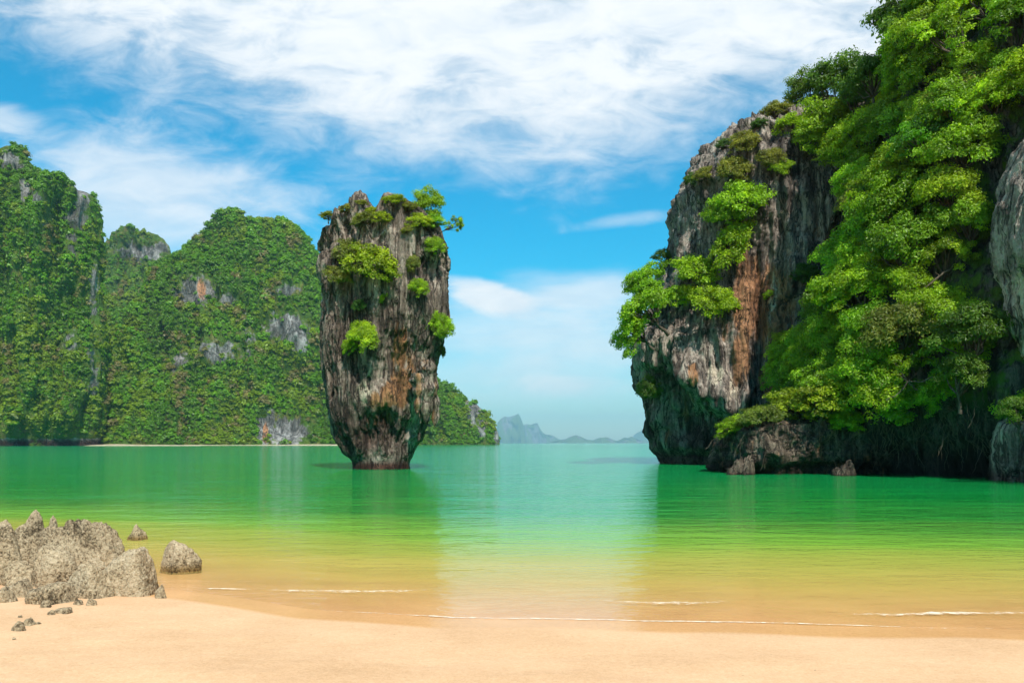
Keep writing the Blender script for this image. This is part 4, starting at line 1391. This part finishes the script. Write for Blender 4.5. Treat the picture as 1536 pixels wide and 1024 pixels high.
B(36, 66, 820, 852, 'small rounded rock wedged under the big left boulder', Y=11.3, seed=9, rough=0.7)
B(8, 52, 868, 895, 'low rounded rock at the front left of the heap', seed=10, rough=0.6)
B(-14, 23, 878, 903, 'half buried pale rock at the left edge on the sand', seed=11, rough=0.6)
B(44, 114, 872, 906, 'flat pale slab half buried at the front of the heap', seed=12, rough=0.7, depth=1.0)
B(120, 165, 836, 862, 'pale rock filling the gap behind the split boulder', Y=11.4, seed=13, rough=0.7)
B(184, 225, 785, 809, 'small pointed rock standing in the shallow water', Y=16.4, seed=14, peak=0.5, rough=0.9, lean=0.2)
B(237, 303, 809, 856, 'single rounded boulder at the edge of the shallow water', Y=12.35, seed=15, rough=0.6, depth=0.8)
B(0, 60, 840, 885, 'rough rock under the huge pale left boulder', Y=10.9, seed=16, rough=0.9)
M_NUT = bark_mat('brown husk', (0.10, 0.055, 0.025), (0.30, 0.17, 0.08))
B(231, 251, 876, 897, 'small brown egg-shaped stone beside the large boulder', seed=17, rough=0.3, mat=M_BOULDER, cat='stone')
for k, (x0, x1, yt, yb, lab) in enumerate([(84, 108, 910, 920, 'flat scrap of rock in the sand below the heap'), (18, 38, 930, 946, 'dark broken stone on the sand at the left'), (34, 52, 926, 938, 'pale broken stone beside the dark one on the sand'), (52, 62, 932, 936, 'sliver of stone on the sand right of the broken stones'), (110, 126, 898, 907, 'small stone at the foot of the split boulder'), (18, 24, 955, 959, 'tiny dark pebble low on the left sand'), (70, 84, 914, 922, 'small flat pebble left of the rock scrap'), (26, 34, 922, 926, 'tiny pebble above the broken stones'), (128, 146, 896, 908, 'low grey stone in front of the split boulder'), (60, 78, 900, 911, 'rough stone against the flat pale slab')]):
    B(x0, x1, yt, yb, lab, seed=30 + k, rough=0.9, depth=1.0, name='stone', cat='stone')
# boulder in the water at the foot of the cliff
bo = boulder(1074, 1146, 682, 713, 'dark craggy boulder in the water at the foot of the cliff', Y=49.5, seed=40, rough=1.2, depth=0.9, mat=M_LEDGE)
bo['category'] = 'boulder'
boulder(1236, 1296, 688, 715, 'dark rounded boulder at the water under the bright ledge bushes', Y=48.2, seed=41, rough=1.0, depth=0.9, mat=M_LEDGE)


# ------------------------------------------------------------------ lines of foam
def foam_mat():
    m, g, out = new_mat('sea foam')
    P = g.node('ShaderNodeNewGeometry').outputs['Position']
    n = g.noise(g.vmath('MULTIPLY', P, (0.6, 1.0, 1.0)), 16.0, 6.0, 0.75)
    e = g.attr('edge').outputs['Fac']
    a = g.smooth(g.math('ADD', e, g.math('MULTIPLY', g.math('SUBTRACT', n, 0.5), 1.5)), 0.26, 0.80)
    df = g.node('ShaderNodeBsdfDiffuse', {'Color': (0.82, 0.73, 0.58)})
    tr = g.node('ShaderNodeBsdfTransparent')
    mx = g.node('ShaderNodeMixShader', {0: a, 1: tr.outputs[0], 2: df.outputs[0]})
    g.l.new(mx.outputs[0], out.inputs[0])
    return m


M_FOAM = foam_mat()


def foam(pts, w, label, amount=1.0, name='foam_line'):
    """thin broken ribbon of foam lying on the water; pts are photo positions of its middle"""
    P = np.array([[(x - HX) / (y - HY) * EYE, EYE * F / (y - HY)] for x, y in pts])
    n = 260
    t = np.linspace(0, 1, n)
    k = np.linspace(0, 1, len(P))
    X, Y = np.interp(t, k, P[:, 0]), np.interp(t, k, P[:, 1])
    for _ in range(12):
        Y[1:-1] = (Y[:-2] + 2 * Y[1:-1] + Y[2:]) / 4
    Y = Y + 0.03 * fbm(np.stack([X * 1.7, 0 * X, 0 * X + 2], -1), 3)
    ww = w * (0.6 + 0.8 * np.clip(0.5 + fbm(np.stack([X * 2.1, 0 * X + 5, 0 * X], -1), 3), 0, 1.2)) * np.sin(np.pi * np.clip(t, 0.02, 0.98)) ** 0.4
    prof = [(-1, 0.0), (-0.5, 0.7), (0, 1.0), (0.5, 0.7), (1, 0.0)]
    G = np.empty((5, n, 3))
    E = np.empty((5, n))
    for i, (o_, e) in enumerate(prof):
        yy = Y + o_ * ww
        G[i, :, 0], G[i, :, 1] = X, yy
        G[i, :, 2] = np.maximum(0.004, ground_z(X, yy) + 0.004) + 0.008 * e
        E[i] = e * amount * np.sin(np.pi * np.clip(t, 0.01, 0.99)) ** 0.5
    o = mesh_obj(name, G.reshape(-1, 3), grid_faces(5, n, False), M_FOAM, attrs={'edge': ('POINT', E.ravel())})
    tag(o, label, 'foam', kind='stuff')


foam([(372, 884), (430, 886), (520, 887), (600, 887), (670, 883)], 0.14, 'thin white foam line left of centre at the water edge', 0.50)
foam([(300, 883), (340, 883), (380, 884)], 0.03, 'short faint foam line beside the boulders', 0.8)
foam([(870, 898), (920, 902), (990, 905), (1060, 904), (1110, 900)], 0.13, 'white foam line right of centre at the water edge', 0.50)
foam([(1250, 921), (1330, 922), (1420, 920), (1500, 919), (1560, 920)], 0.12, 'white foam line at the right along the water edge', 0.58)
foam([(430, 912), (520, 918), (600, 922), (680, 926), (800, 929), (900, 930), (1000, 932), (1150, 934), (1300, 939), (1400, 943), (1560, 944)], 0.034, 'long thin foam line marking the last reach of the waves', 0.72)

# ------------------------------------------------------------------ haze over the bay
def make_haze():
    m, g, out = new_mat('sea haze')
    v = g.node('ShaderNodeVolumePrincipled', {'Color': (0.46, 0.84, 1.0), 'Density': 0.000072, 'Anisotropy': 0.2})
    g.l.new(v.outputs[0], out.inputs['Volume'])
    x0, x1, y0, y1, z0, z1 = -20600, 20600, -1400, 20900, -14, 700
    V = [(x, y, z) for z in (z0, z1) for y in (y0, y1) for x in (x0, x1)]
    Q = [(0, 2, 3, 1), (4, 5, 7, 6), (0, 1, 5, 4), (2, 6, 7, 3), (0, 4, 6, 2), (1, 3, 7, 5)]
    o = mesh_obj('haze', np.array(V), np.array(Q), m, smooth=False)
    tag(o, 'pale blue sea haze over the bay', 'haze', kind='stuff')


make_haze()
